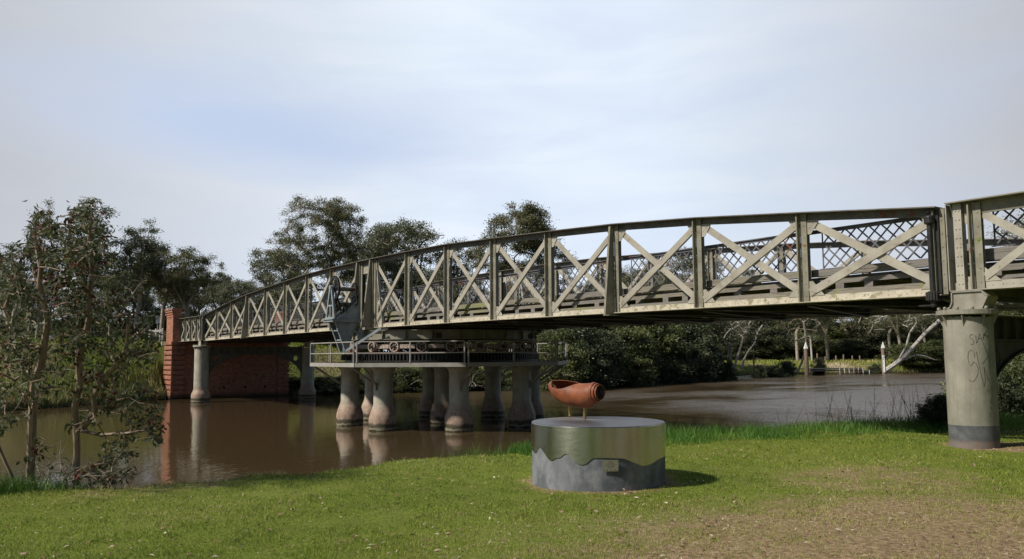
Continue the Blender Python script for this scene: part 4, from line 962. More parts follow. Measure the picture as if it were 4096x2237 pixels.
def gum_meshes(seed, H, lobes, ncl, nlf, lsz=(.26, .075), r0=.022, clr=.55, trunk=None, droop=.6, bark='bark', leaf='gumleaf', fork=2, huecenter=None, lowfill=0):
    rnd = np.random.RandomState(seed); sk = Skel()
    if trunk is None:
        lean = rnd.normal(size=2)*.06*H; trunk = [(0, 0, -.3), (lean[0]*.2, lean[1]*.2, H*.15), (lean[0]*.5, lean[1]*.5, H*.32)]
        for f in range(fork):
            a = rnd.uniform(0, 6.28)+f*2*PI/fork; 
            if f == 0: k = sk.path(trunk)
            b = np.array(trunk[-1]); sk.path([b+np.array((math.cos(a)*.05*H, math.sin(a)*.05*H, .10*H)), b+np.array((math.cos(a)*.12*H, math.sin(a)*.12*H, .24*H)), b+np.array((math.cos(a)*.15*H, math.sin(a)*.15*H, .40*H))], 2)
    else:
        for i, t in enumerate(trunk): sk.path(t) if i == 0 else sk.path(t, int(np.argmin([np.linalg.norm(q-np.array(t[0])) for q in sk.p])))
    w = np.array([l[3]*l[4]*l[5] for l in lobes])**.67; w /= w.sum(); T = []
    for i in range(ncl):
        l = lobes[rnd.choice(len(lobes), p=w)]; v = rnd.normal(size=3); v /= np.linalg.norm(v); r = rnd.uniform(.25, 1)**.45
        T.append((l[0]+v[0]*l[3]*r, l[1]+v[1]*l[4]*r, l[2]+v[2]*l[5]*r))
    T = np.array(T); base = np.array(sk.p[-1] if trunk is None else sk.p[0]); T = T[np.argsort(np.linalg.norm(T-np.array(sk.p).mean(0), axis=1))]
    mn = 2 if H > 6 else 0
    for t in T: sk.grow(t, rnd, minn=mn)
    m = MB(); sk.wood(m, r0, .5, .012 if H > 6 else .006)
    me_w = bpy.data.meshes.new('trunk'); me_w.from_pydata(m.v, [], m.f); me_w['local'] = 1; me_w.polygons.foreach_set('use_smooth', [True]*len(me_w.polygons)); me_w.materials.append(M[bark])
    n = ncl*nlf; cl_ = np.repeat(np.arange(ncl), nlf); crs = clr*rnd.uniform(.65, 1.25, ncl)
    C_ = T[cl_]+rnd.normal(size=(n, 3))*np.array((1, 1, .62))*crs[cl_][:, None]*.62
    D_ = unit(rnd.normal(size=(n, 3))*np.array((1, 1, .7))+np.array((0, 0, -droop))); L = rnd.uniform(.6, 1.3, n)*lsz[0]; Wd = rnd.uniform(.7, 1.3, n)*lsz[1]
    V_, F_ = leaf_quads(C_, D_, L, Wd, rnd)
    hue = np.clip(rnd.uniform(.0, .75, ncl)[cl_]*.75+rnd.uniform(0, .42, n)-.02, 0, 1)
    me_l = npmesh('crown', V_, F_, {'hue': hue}); me_l['local'] = 1; me_l['top'] = float(np.percentile(C_[:, 2], 99.3)); rad_ = np.hypot(C_[:, 0], C_[:, 1]); me_l['wid'] = float(2*np.percentile(rad_, 90)); me_l.materials.append(M[leaf]); return me_w, me_l
def plant(kind, meshes, x, y, sc, rz, label, cat, group=None, sz_=None, z=None, names=('trunk', 'crown')):
    if z is None: z = float(ground_h(x, y))
    e = empty(kind, (x, y, z-.05), label, cat, group); e.scale = (sc, sc, sz_ or sc); e.rotation_euler = (0, 0, rz)
    for nm, me in zip(names, meshes): link(nm, me, None, e)
    return e
def lob(rnd, H, n, R_, zc, zr):       # a crown made of n lobes round the axis
    out = [(0, 0, H*(zc+.06), R_*.6, R_*.6, H*zr)]
    for i in range(n):
        a = 2*PI*i/n+rnd.uniform(-.4, .4); d = R_*rnd.uniform(.35, .75); out.append((math.cos(a)*d, math.sin(a)*d, H*(zc+rnd.uniform(-.16, .14)), R_*rnd.uniform(.28, .5), R_*rnd.uniform(.28, .5), H*zr*rnd.uniform(.4, .75)))
    return out
q = random.Random(11)
GA = [gum_meshes(31+i, 13, lob(q, 13, 7, 4.2, .64, .26), 150, 125, (.26, .072), .020, .56, leaf='gumleaf' if i % 2 == 0 else 'gumleafb', bark='bark', fork=3) for i in range(3)]     # spreading
GS = [gum_meshes(51+i, 13, lob(q, 13, 5, 2.2, .64, .30), 95, 115, (.24, .07), .019, .50, leaf='gumleafb', bark='palebark' if i == 0 else 'bark', fork=2) for i in range(3)]     # slender
SH = [gum_meshes(71+i, 4, [(0, 0, 2.2, 1.9, 1.9, 1.8), (1.2, .4, 1.5, 1.2, 1.2, 1.3), (-1.3, -.3, 1.6, 1.3, 1.2, 1.4), (0.2, -1.0, 1.2, 1.4, 1.1, 1.1), (.6, .2, 3.1, .8, .8, .8), (-.7, .1, 2.8, .8, .8, .9)], 105, 165, (.21, .065), .012, .40, droop=.1, leaf=('bushleaf', 'darkleaf', 'bushleaf', 'darkleaf')[i], bark='darkbark', fork=3) for i in range(4)]
GB = [gum_meshes(91+i, 10, [(0, 0, 5.4, 3.0, 3.0, 4.2), (1.9, .3, 4.0, 1.7, 1.7, 2.6), (-2.0, -.2, 4.4, 1.7, 1.7, 2.8), (0, -1.6, 3.2, 2.2, 1.6, 2.2), (.8, .4, 8.6, 1.2, 1.2, 1.2), (-1.1, .4, 8.0, 1.2, 1.2, 1.3)], 170, 170, (.27, .085), .016, .60, droop=.3, leaf=('bushleaf', 'gumleaf', 'gumleafb')[i], bark='bark', fork=3) for i in range(3)]     # bushy to the ground
GH = 13.0; BH = 4.0
def ptree(px, top, d, lib, label, cat='tree', kind='gum_tree', group=None, wpx=None, seed=0, z=None):
    pnt = at(px, 1420, d); x, y = float(pnt[0]), float(pnt[1]); g = float(ground_h(x, y)) if z is None else z
    H = (1421-top)/CF*d+CC[2]-g
    rr_ = random.Random(int(px*7+d*3+seed)); me = lib[rr_.randrange(len(lib))] if isinstance(lib, list) else lib; nat = me[1]['top']
    s_ = H/nat; sx = s_ if wpx is None else wpx/CF*d/me[1]['wid']
    return plant(kind, me, x, y, sx, rr_.uniform(0, 6.28), label, cat, group, sz_=s_, z=g)
# trees on the far bank that stand above the bridge
hero1 = gum_meshes(201, 17, [(-.5, 0, 12.6, 3.4, 3.4, 3.4), (-3.4, .5, 10.4, 2.2, 2.2, 2.4), (2.6, 0, 11.6, 1.9, 2.2, 3.6), (-.2, 0, 8.0, 3.0, 2.6, 1.7), (-3.4, -.6, 7.2, 1.8, 1.8, 1.3), (3.6, .2, 9.2, 1.8, 1.8, 2.2), (.7, .1, 12.0, 2.2, 2.2, 3.4), (.3, 0, 9.4, 2.4, 2.2, 1.8), (3.2, .4, 13.4, 1.6, 1.5, 1.7), (1.8, .8, 14.6, 1.6, 1.5, 1.3), (-1.8, .2, 14.9, 1.6, 1.5, 1.0)], 340, 140, (.24, .055), .015, .50, trunk=[[(0, 0, -.3), (.1, 0, 2.5), (.5, 0, 5), (1.0, 0, 8), (1.3, .1, 11)], [(.1, 0, 2.5), (-.9, .2, 5), (-1.5, .3, 7.6), (-1.8, .3, 10)], [(.5, 0, 5), (-.4, 0, 7), (-2.6, 0, 8)]], bark='palebark')
hero2 = gum_meshes(214, 15, [(0, 0, 11.4, 2.5, 2.5, 2.2), (-2.2, 0, 9.2, 1.6, 1.6, 1.8), (2.3, .2, 9.0, 1.8, 1.7, 1.9), (.4, 0, 7.2, 2.4, 2.1, 1.5), (1.5, .1, 10.8, 1.9, 1.8, 1.9), (1.0, 0, 12.4, 1.3, 1.3, 1.0)], 240, 150, (.23, .058), .016, .48, trunk=[[(0, 0, -.3), (0, 0, 3), (-.3, 0, 6), (-.5, 0, 9)], [(0, 0, 3), (.9, 0, 5.6), (1.5, 0, 8)], [(-.3, 0, 6), (-1.5, 0, 8)]], bark='bark')
def ph(px, top, d, me, H, label, rz=0., wf=1.):
    p_ = at(px, 1420, d); x, y = float(p_[0]), float(p_[1]); g = float(ground_h(x, y)); s_ = ((1421-top)/CF*d+CC[2]-g)/me[1]['top']
    return plant('gum_tree', me, x, y, s_*wf, rz, label, 'tree', 'gum trees standing above the bridge', sz_=s_)
vr = math.atan2(RR[1], RR[0])
ph(1275, 783, 82, hero1, 16.2, 'tallest broad gum tree with pale limbs rising behind the middle of the bridge', vr, 1.0)
ph(2085, 818, 86, hero2, 14.4, 'round-crowned gum tree standing alone against the sky right of the winch', vr, 1.05)
ptree(1600, 872, 88, GA, 'brownish gum tree leaning against the tallest gum on its right side', group='gum trees standing above the bridge', wpx=330, seed=2)
ptree(1480, 905, 92, GA, 'dark gum tree directly right of the tallest gum behind the bridge tower', group='gum trees standing above the bridge', wpx=260, seed=1)
ptree(1835, 962, 92, GA, 'lower gum tree between the two tall crowns above the truss', group='gum trees standing above the bridge', wpx=230, seed=1)
ptree(1110, 985, 84, GA, 'lower gum tree at the left foot of the tallest gum', group='gum trees standing above the bridge', wpx=240, seed=4)
for px, top, d in ((-90, 930, 66), (30, 960, 61), (140, 795, 62), (345, 780, 64), (535, 872, 66)):
    ptree(px, top, d, GS, {-90: 'grey-green gum tree cut by the left edge behind the saplings', 30: 'short gum tree behind the leftmost stems of the saplings', 140: 'slender gum tree with a narrow top behind the left sapling', 345: 'tallest slender gum tree behind the two saplings', 535: 'slender open-crowned gum tree just right of the sapling tops'}[px], group='gum trees on the left bank', wpx={140: 130, 345: 230, 535: 180}.get(px, 190))
for px, top, d in ((640, 968, 70), (745, 985, 68)):
    ptree(px, top, d, GA, {640: 'dark bushy gum tree behind the brick pillar to its left', 745: 'dark bushy gum tree right behind the top of the brick pillar'}[px], group='gum trees on the left bank', wpx=240)
G_ = 'distant trees behind the left half of the bridge'
for i, (px, top, d) in enumerate(((20, 1080, 90), (110, 1120, 84), (200, 1100, 88), (300, 1090, 92), (400, 1090, 90), (480, 1060, 88), (560, 1080, 92), (680, 1090, 88), (800, 1080, 96), (870, 1065, 92), (940, 1110, 88), (1000, 1120, 95), (1060, 1130, 90), (1180, 1120, 80), (1330, 1180, 84), (1450, 1170, 80))):
    ptree(px, top, d, GS if i % 3 == 0 else GA, 'ordinary gum tree in the hazy row behind the left half of the bridge', group=G_, seed=i)
G_ = 'trees seen through the truss right of the winch'
for i, (px, top, d) in enumerate(((1560, 1130, 78), (1680, 1080, 84), (1780, 1120, 80), (1900, 1090, 84), (2010, 1130, 80), (2150, 1120, 84), (2270, 1085, 90), (2390, 1130, 86), (2500, 1075, 96), (2560, 1060, 102), (2650, 1090, 96), (2740, 1005, 104), (2830, 1075, 100), (2920, 1120, 106))):
    ptree(px, top, d, GA if i % 3 else GS, 'ordinary gum tree partly seen through the truss panels right of the winch', group=G_, seed=i)
G_ = 'trees of the wood behind the clearing'
for i in range(26):
    px = 2350+i*75+q.uniform(-25, 25); d = q.uniform(128, 165)
    ptree(px, 1150+q.uniform(-25, 40)-(60 if d > 150 else 0), d, GA if i % 3 else GS, 'ordinary tree of the dark wood behind the grassy clearing on the far bank', group=G_, seed=i)
# low understorey, one row behind the other, closes the view under the deck
G_ = 'undergrowth bushes behind the trees'
for i in range(34):
    px = -60+i*46+q.uniform(-15, 15); ptree(px, 1345+q.uniform(-40, 25), q.uniform(74, 88), SH, 'ordinary bush in the undergrowth behind the left bank trees', 'bush', 'bush', G_, wpx=170, seed=i)
G_ = 'undergrowth bushes of the far wood'
for i in range(26):
    px = 2100+i*75+q.uniform(-25, 25); ptree(px, 1345+q.uniform(-40, 25), q.uniform(138, 160), SH, 'ordinary dark bush at the foot of the far wood', 'bush', 'bush', G_, wpx=190, seed=i)
G_ = 'bushy trees behind the water-edge shrubs'
for i, (px, top, d) in enumerate(((2180, 1230, 75), (2290, 1200, 78), (2400, 1220, 82), (2500, 1190, 86), (2600, 1200, 90), (2700, 1215, 95), (2660, 1260, 92), (2340, 1260, 79), (2550, 1250, 88), (2820, 1250, 112), (2230, 1290, 73))):
    ptree(px, top, d, GB, 'ordinary bushy tree rising behind the dense shrubs right of the pivot pier', group=G_, wpx=300 if px < 2800 else 200, seed=i)
for i in range(20):
    px = 2780+i*70+q.uniform(-20, 20); d = q.uniform(140, 165)
    ptree(px, 1255+q.uniform(-45, 45), d, GB, 'ordinary bushy dark tree of the wood behind the clearing', group='bushy trees of the wood behind the clearing', wpx=q.uniform(200, 260), seed=i)
for i in range(20):
    px = -80+i*66+q.uniform(-20, 20); d = q.uniform(88, 102)
    ptree(px, 1275+q.uniform(-45, 45), d, GB, 'ordinary bushy tree behind the left bank road', group='bushy trees behind the left bank', wpx=q.uniform(240, 330), seed=i)
for i in range(16):
    px = 1180+i*68+q.uniform(-15, 15)
    ptree(px, 1225+q.uniform(-45, 45), q.uniform(72, 80), GB, 'ordinary bushy tree behind the pivot pier', group='bushy trees behind the pivot pier', wpx=q.uniform(230, 300), seed=i)
# bank shrubs
G_ = 'dense shrubs overhanging the water at the right'
for i, (px, top, d, w) in enumerate(((2215, 1330, 66, 230), (2300, 1290, 70, 260), (2390, 1330, 71, 240), (2440, 1270, 76, 280), (2520, 1330, 77, 240), (2590, 1250, 82, 300), (2650, 1340, 82, 230), (2720, 1280, 87, 280), (2760, 1380, 88, 200), (2840, 1385, 91, 150), (2480, 1400, 74, 220), (2330, 1410, 68, 220), (2600, 1420, 80, 200), (2240, 1430, 65.5, 180), (2710, 1430, 85, 170))):
    ptree(px, top, d, [SH[(0, 1, 3, 0, 1)[i % 5]]], 'ordinary dense dark shrub crowding the water edge right of the pivot pier', 'shrub', 'shrub', G_, wpx=w, seed=i)
G_ = 'low green shrubs along the bank under the bridge'
for i in range(20):
    px = 1180+i*52+q.uniform(-12, 12); t_ = 1452+q.uniform(-25, 30) if px > 1500 else 1500
    ptree(px, t_, 61.5+(px-1180)*.005+q.uniform(0, 2), [SH[i % 4 if px > 1500 else 0]], 'ordinary low shrub on the bank seen between the pivot columns', 'shrub', 'shrub', G_, wpx=150, seed=i)
for px, top, d, w, lb in ((3140, 1452, 108, 100, 'dark shrub on the bank left of the first mooring pile'), (3275, 1440, 110, 60, 'small leafy shrub right behind the first mooring pile'), (3035, 1466, 96, 60, 'small shrub on the open bank by the pale twin trunks'), (2900, 1465, 91, 90, 'low green shrub at the end of the dense shrubs'), (3650, 1385, 119, 210, 'dark shrub under the leaning white gum'), (3735, 1375, 119, 200, 'dark shrub under the leaning white gum close to the right pier'), (3500, 1465, 112, 60, 'tiny shrub on the bank left of the gauge pile'), (3085, 1468, 99, 90, 'low reddish shrub on the bank left of the jetty')):
    ptree(px, top, d, SH, lb, 'shrub', 'shrub', 'shrubs on the far right bank', wpx=w)

# leaning white gum and the pale trunks on the right bank
def traced(kind, label, d0, paths, crown, ncl, nlf, r0, leaf, bark, lsz=(.2, .055), clr=.6, dj=1.5, hue=None, seed=3, pw=.42, rmin=.012, cat='tree', group=None):
    rnd = np.random.RandomState(seed); base = at(paths[0][0][0], paths[0][0][1], d0); base[2] = min(base[2], float(ground_h(base[0], base[1]))+.0) if False else base[2]
    e = empty(kind, tuple(base), label, cat, group); sk = Skel(); first = True
    for pth in paths:
        pts = [at(t[0], t[1], d0+(t[2] if len(t) > 2 else 0)) for t in pth]
        if first: sk.path(pts); first = False
        else:
            k = int(np.argmin([np.linalg.norm(q_-pts[0]) for q_ in sk.p])); sk.path(pts, k)
    T = []
    for (cx, cy, rx, ry, n) in crown:
        for _ in range(n):
            a = rnd.uniform(0, 2*PI); r = math.sqrt(rnd.uniform(0, 1)); T.append(at(cx+rx*r*math.cos(a), cy+ry*r*math.sin(a), d0+rnd.normal()*dj))
    T = np.array(T) if T else np.zeros((0, 3))
    return e, sk, T, rnd
def finish(e, sk, T, rnd, nlf, r0, leaf, bark, lsz, clr, pw, rmin, along=False, droop=.7, redf=0, n=7, rmax=None, step=.9):
    if len(T):
        T = T[np.argsort(np.min(np.linalg.norm(T[:, None]-np.array(sk.p)[None], axis=2), axis=1))]
        starts = []
        for t in T: sk.grow(t, rnd, pen=.2, step=step); starts.append(sk.p[sk.paths[-1][0]])
    m = MB(); sk.wood(m, r0, pw, rmin, n, rmax); m.build('trunk', M[bark], e, True, False)
    if len(T) and nlf:
        k = len(T); N_ = k*nlf; ci = np.repeat(np.arange(k), nlf)
        if along:
            A = np.array(starts); f = rnd.uniform(.35, 1.05, N_)[:, None]; d = T[ci]-A[ci]; Ld = np.linalg.norm(d, axis=1, keepdims=True); f = 1-(1-f)*np.minimum(1, .45/np.maximum(Ld, .05))
            C_ = A[ci]+d*f+rnd.normal(size=(N_, 3))*clr
        else: C_ = T[ci]+rnd.normal(size=(N_, 3))*clr*np.array((1, 1, .65))
        D_ = unit(rnd.normal(size=(N_, 3))*np.array((1, 1, .6))+np.array((0, 0, -droop))); V_, F_ = leaf_quads(C_, D_, rnd.uniform(.55, 1.25, N_)*lsz[0], rnd.uniform(.7, 1.25, N_)*lsz[1], rnd, .15)
        h = np.clip(rnd.uniform(0, .5, k)[ci]+rnd.uniform(0, .36, N_), 0, .86)
        if redf:
            rc = rnd.uniform(size=k) < redf; h = np.where(rc[ci] & (rnd.uniform(size=N_) < .75), rnd.uniform(.88, 1, N_), h)
        link('crown', npmesh('crown', V_, F_, {'hue': h}), M[leaf], e)
e, sk, T, rn = traced('leaning_gum', 'white-barked gum leaning right over the water beside the gauge pile', 113, [[(3535, 1488), (3575, 1462), (3620, 1425), (3665, 1375), (3705, 1330), (3750, 1290), (3790, 1250)], [(3575, 1462), (3600, 1400), (3590, 1375), (3560, 1350), (3540, 1320), (3530, 1280), (3505, 1262)], [(3620, 1425), (3645, 1350), (3665, 1300), (3690, 1262), (3700, 1230)],
    [(3600, 1430), (3625, 1385), (3640, 1330), (3668, 1290)], [(3665, 1375), (3720, 1362), (3765, 1345), (3800, 1330)], [(3590, 1375), (3600, 1330), (3612, 1300), (3620, 1270)], [(3620, 1440), (3660, 1420), (3700, 1425), (3740, 1440)]],
    [(3560, 1230, 110, 60, 22), (3700, 1200, 130, 70, 30), (3640, 1290, 60, 30, 8), (3480, 1290, 60, 50, 10)], 0, 0, 0, '', '', dj=2)
for i in range(len(sk.p)): sk.cnt[i] = 6
for i in sk.paths[0]: sk.cnt[i] = 60
finish(e, sk, T, rn, 60, .045, 'gumleaf', 'palebark', (.3, .08), .8, .42, .03)
for px, lb, pths, hh in ((2925, 'thin pale gum with two trunks on the open bank by the dense shrubs', [[(2925, 1500), (2950, 1430), (2965, 1380), (2980, 1330), (3000, 1290), (3010, 1250)], [(2950, 1430), (2930, 1380), (2925, 1330), (2910, 1290)]], 1),
                         (2968, 'thin reddish forked gum on the open bank left of the jetty', [[(2968, 1478), (2975, 1440), (2990, 1410), (3020, 1370), (3030, 1330), (3050, 1300)], [(2975, 1440), (2985, 1400), (2970, 1370), (2985, 1320), (2975, 1290)]], 1),
                         (3190, 'slanting dark-trunked tree just left of the first mooring pile', [[(3190, 1490), (3210, 1440), (3225, 1400), (3222, 1340), (3215, 1290)], [(3225, 1400), (3270, 1395), (3290, 1410)]], 1)):
    cr = [(px+20, 1285, 90, 45, 16), (px+10, 1340, 80, 30, 7)]
    e, sk, T, rn = traced('gum_tree', lb, 96 if px < 3100 else 106, pths, cr, 0, 0, 0, '', '', seed=px, group='thin trees on the open bank')
    for i in range(len(sk.p)): sk.cnt[i] = 5
    finish(e, sk, T, rn, 50, .035, 'gumleafb', 'palebark' if px < 3100 else 'bark', (.26, .07), .7, .42, .02)
# dead branches on the bank
def sticks(name, label, base_px, d, n, L, seed, spread=1.2):
    rnd = np.random.RandomState(seed); b = at(*base_px, d); m = MB(); 
    for i in range(n):
        a = rnd.uniform(-1, 1)*spread+vr+(PI if rnd.rand() < .3 else 0); el = rnd.uniform(.05, .8); v = np.array((math.cos(a)*math.cos(el), math.sin(a)*math.cos(el), math.sin(el))); l = L*rnd.uniform(.4, 1); p = b+rnd.normal(size=3)*np.array((.5, .5, .1))*L*.35; pts = [p]
        for k in range(5): v = v+rnd.normal(size=3)*.16; v /= np.linalg.norm(v); p = p+v*l/5; pts.append(p)
        m.tube(pts, [.035, .03, .024, .018, .012, .006], 4, False)
        for k in (2, 3, 4):
            w = v+rnd.normal(size=3)*.6; w /= np.linalg.norm(w); m.tube([pts[k], pts[k]+w*l*.15, pts[k]+w*l*.3+np.array((0, 0, -.03))], [.015, .01, .004], 4, False)
    tag(m.build(name, M['deadwood'], None, False, False), label, 'branch', 'dead branches along the far bank')
sticks('dead_branch', 'grey dead twigs piled at the water edge left of the middle columns', (1600, 1555), 63, 9, 2.0, 1)
sticks('dead_branch', 'grey dead twigs at the water edge right of the middle columns', (1905, 1548), 64, 9, 2.2, 2)
sticks('dead_branch', 'long pale dead branches fanning out right of the walkway', (2230, 1500), 65, 14, 3.2, 3, .9)
sticks('dead_branch', 'small pale dead twigs lying by the water behind the sculpture', (2420, 1530), 69, 5, 1.8, 4)
sticks('dead_branch', 'grey dead twigs under the far left column', (1300, 1560), 61, 6, 1.8, 5)

# ---------------------------------------------------------------- foreground saplings
LG = dict(dj=.38)
A1 = [[(120, 1950), (125, 1790), (129, 1670), (139, 1531), (162, 1467), (176, 1384), (189, 1300), (186, 1254), (171, 1199), (158, 1130), (166, 1040), (180, 960)],
      [(162, 1467), (208, 1402), (222, 1347), (219, 1254, -.1), (240, 1116, -.2), (268, 1005, -.2), (286, 900, -.1), (300, 830, -.1)], [(129, 1670), (60, 1590, .1), (10, 1530, .2), (-30, 1490, .3)], [(139, 1531), (100, 1480, .2), (60, 1400, .3), (30, 1300, .4)],
      [(125, 1790), (180, 1760, -.2), (260, 1745, -.3), (310, 1720, -.3)], [(129, 1680), (200, 1655, .1), (280, 1640, .2), (420, 1625, .2)]]
e, sk, T, rn = traced('gum_sapling', 'left of the two saplings, with the thicker pale trunk, red leaves and grey-green foliage', 10.9, A1, [(180, 1350, 200, 120, 44), (60, 1240, 110, 240, 58), (240, 1000, 150, 130, 50), (150, 1080, 110, 140, 28), (160, 880, 50, 60, 9), (20, 1080, 70, 100, 16), (60, 1620, 90, 100, 18), (170, 1500, 130, 60, 16), (60, 1440, 90, 70, 18), (150, 1800, 80, 60, 6)], 0, 0, 0, '', '', dj=.40, seed=8, cat='sapling', group='young gum saplings on the near bank')
finish(e, sk, T, rn, 7, .0044, 'sapleaf', 'sapbark', (.105, .036), .045, .5, .0022, True, .8, .13, 8, .055, .25)
B1 = [[(305, 1940), (308, 1790), (303, 1690), (300, 1624), (319, 1531), (314, 1439), (342, 1347), (356, 1273), (360, 1180), (370, 1088), (356, 977), (362, 890)],
      [(300, 1624), (231, 1559, -.1), (180, 1485, -.2)], [(308, 1725), (342, 1698), (379, 1642), (374, 1587), (406, 1522, -.1), (462, 1467, -.1), (503, 1402, -.2), (508, 1365, -.2), (517, 1254, -.2)],
      [(314, 1439), (268, 1402, .1), (235, 1330, .2), (215, 1230, .3), (225, 1120, .3)], [(379, 1642), (443, 1568, -.2), (554, 1513, -.3), (610, 1439, -.3)], [(342, 1347), (420, 1330, .1), (520, 1290, .2), (600, 1265, .3)], [(379, 1642), (470, 1600, .1), (560, 1590, .2), (640, 1570, .2)],
      [(308, 1790), (340, 1810, -.1), (360, 1850, -.2), (355, 1900, -.2)], [(308, 1730), (240, 1770, .2), (170, 1800, .2), (120, 1830, .2)], [(308, 1720), (400, 1740, -.2), (500, 1735, -.3), (590, 1720, -.3)]]
e, sk, T, rn = traced('gum_sapling', 'right of the two saplings, slimmer, forked low with branches reaching over the water', 11.2, B1, [(340, 930, 130, 90, 44), (330, 845, 70, 50, 14), (400, 1130, 170, 140, 70), (560, 1200, 90, 100, 20), (470, 1330, 150, 110, 52), (570, 1380, 90, 90, 26), (330, 1430, 150, 100, 34), (440, 1540, 150, 80, 36), (560, 1620, 95, 70, 30), (590, 1720, 70, 60, 20), (500, 1780, 70, 60, 14), (430, 1880, 90, 60, 34), (330, 1650, 120, 60, 14), (250, 1240, 90, 120, 26), (290, 1120, 80, 80, 14), (300, 1890, 60, 40, 8)], 0, 0, 0, '', '', dj=.40, seed=9, cat='sapling', group='young gum saplings on the near bank')
finish(e, sk, T, rn, 7, .0040, 'sapleaf', 'sapbark', (.105, .036), .045, .5, .0022, True, .8, .16, 8, .045, .25)
e, sk, T, rn = traced('gum_sapling', 'thin leaning stem cut off by the left edge beside the saplings', 10.6, [[(60, 1925), (35, 1880), (0, 1800), (-40, 1700)]], [(-20, 1600, 60, 120, 14), (10, 1700, 50, 50, 6)], 0, 0, 0, '', '', dj=.25, seed=10, cat='sapling', group='young gum saplings on the near bank')
finish(e, sk, T, rn, 10, .005, 'sapleaf', 'sapbark', (.105, .036), .04, .5, .0025, True, .8, .1, 7, .04, .25)
m = MB(); rnd = np.random.RandomState(77)
for i in range(46):
    p = at(rnd.uniform(150, 480), rnd.uniform(1880, 1960), rnd.uniform(10.7, 11.4)); v = unit(np.array((rnd.normal(), rnd.normal(), abs(rnd.normal())*.6+.15))); L = rnd.uniform(.25, .7); pts = [p]
    for k in range(4): v = unit(v+rnd.normal(size=3)*.25); p = p+v*L/4; pts.append(p)
    m.tube(pts, [.006, .005, .004, .003, .0015], 4, False)
tag(m.build('fallen_twigs', M['deadwood'], None, False, False), 'tangle of grey fallen twigs at the foot of the saplings', 'twigs', kind='stuff')

# tree at the far right seen above the fixed span, and greenery under it
e, sk, T, rn = traced('gum_tree', 'gum tree with drooping leaves seen through the lattice at the right edge', 33, [[(4420, 1440), (4400, 1300), (4340, 1150), (4250, 1040), (4150, 960)], [(4340, 1150), (4230, 1060), (4120, 1000)]], [(4120, 950, 120, 80, 46), (4250, 980, 160, 150, 50)], 0, 0, 0, '', '', dj=1.2, seed=5)
for i in range(len(sk.p)): sk.cnt[i] = 10
finish(e, sk, T, rn, 60, .02, 'gumleaf', 'bark', (.15, .03), .35, .42, .008)
for px, top, d, w, lb in ((4060, 1480, 26, 420, 'broad leafy bush in the sun behind the right pier arch'), (4190, 1440, 30, 600, 'tall leafy bush at the right edge beyond the pier arch'), (3985, 1530, 24, 260, 'dark bush growing behind the foot of the right pier')):
    ptree(px, top, d, [SH[0 if px != 3985 else 1]], lb, 'bush', 'bush', 'bushes behind the right pier', wpx=w)
ptree(3745, 1585, 19.3, [SH[3]], 'dark straggly bush left of the right pier above the water', 'bush', 'bush', 'bushes behind the right pier', wpx=170)

# ---------------------------------------------------------------- grass
def blades(name, X, Y, h, w, hue, mat, label, cat, lean=.35, seed=1, segs=1, z=None):
    rnd = np.random.RandomState(seed); n = len(X); Z = ground_h(X, Y)-.004 if z is None else z; a = rnd.uniform(0, 2*PI, n); b = rnd.uniform(0, 2*PI, n); sx = np.stack([np.cos(a), np.sin(a), 0*a], 1)*w[:, None]*.5
    ln = np.stack([np.cos(b), np.sin(b), 0*b], 1)*(h*lean*rnd.uniform(.2, 1.6, n))[:, None]; P0 = np.stack([X, Y, Z], 1); up = np.zeros((n, 3)); up[:, 2] = h
    if segs == 1:
        V_ = np.stack([P0-sx, P0+sx, P0+up+ln], 1).reshape(-1, 3); F_ = np.arange(3*n).reshape(n, 3)
    else:
        m1 = P0+up*.55+ln*.3; tp = P0+up*.95+ln*1.0; V_ = np.stack([P0-sx, P0+sx, m1+sx*.8, m1-sx*.8, tp+sx*.06, tp-sx*.06], 1).reshape(-1, 3)
        I_ = np.arange(n)[:, None]*6; F_ = np.concatenate([I_+np.array([[0, 1, 2, 3]]), I_+np.array([[3, 2, 4, 5]])]); hue = np.concatenate([hue, hue])
    o = link(name, npmesh(name, V_, F_, {'hue': hue}), M[mat]); tag(o, label, cat, kind='stuff'); return o
rnd = np.random.RandomState(4)
def vnoise(x, y, s, seed=0):
    r_ = np.random.RandomState(seed); out = 0
    for i in range(5): a = r_.uniform(0, 2*PI); k = s*r_.uniform(.6, 1.7); out = out+np.sin(x*k*math.cos(a)+y*k*math.sin(a)+r_.uniform(0, 6.28)+1.3*np.sin(x*k*.6*math.sin(a)-y*k*.5*math.cos(a)))
    return out/5
def lawn_pts(n, d0, d1, pw):
    u = rnd.uniform(0, 1, n); d = d0*(d1/d0)**(u**pw); th = rnd.uniform(-.64, .64, n); dirx = -math.cos(YAW)*np.cos(th)+math.sin(YAW)*np.sin(th); diry = math.sin(YAW)*np.cos(th)+math.cos(YAW)*np.sin(th)
    return CC[0]+dirx*d, CC[1]+diry*d, d
X, Y, D = lawn_pts(430000, 5.2, 24, .95); wig = .12*np.sin(Y*2.3)+.08*np.sin(Y*5.1+1)
dn = X-(interp(Y, XN)+wig-.25); dr = dryness(X, Y)+.42*vnoise(X, Y, 2.2, 3)+.25*vnoise(X, Y, 6, 5)
keep = (dn > .12) & (np.hypot(X-DC[0], Y-DC[1]) > .93) & (np.hypot(X-23.2, Y+3.5) > .45) & (rnd.uniform(0, 1, len(X)) > np.clip(dr*.9-.28, 0, .78))
X, Y, D, dr = X[keep], Y[keep], D[keep], dr[keep]; n = len(X)
hue = np.clip(.36+.27*vnoise(X, Y, 1.6, 9)+.22*vnoise(X, Y, 6, 2)+.12*vnoise(X, Y, 17, 12)+rnd.normal(size=n)*.24+np.clip(dr, 0, 1)*.45, 0, 1)
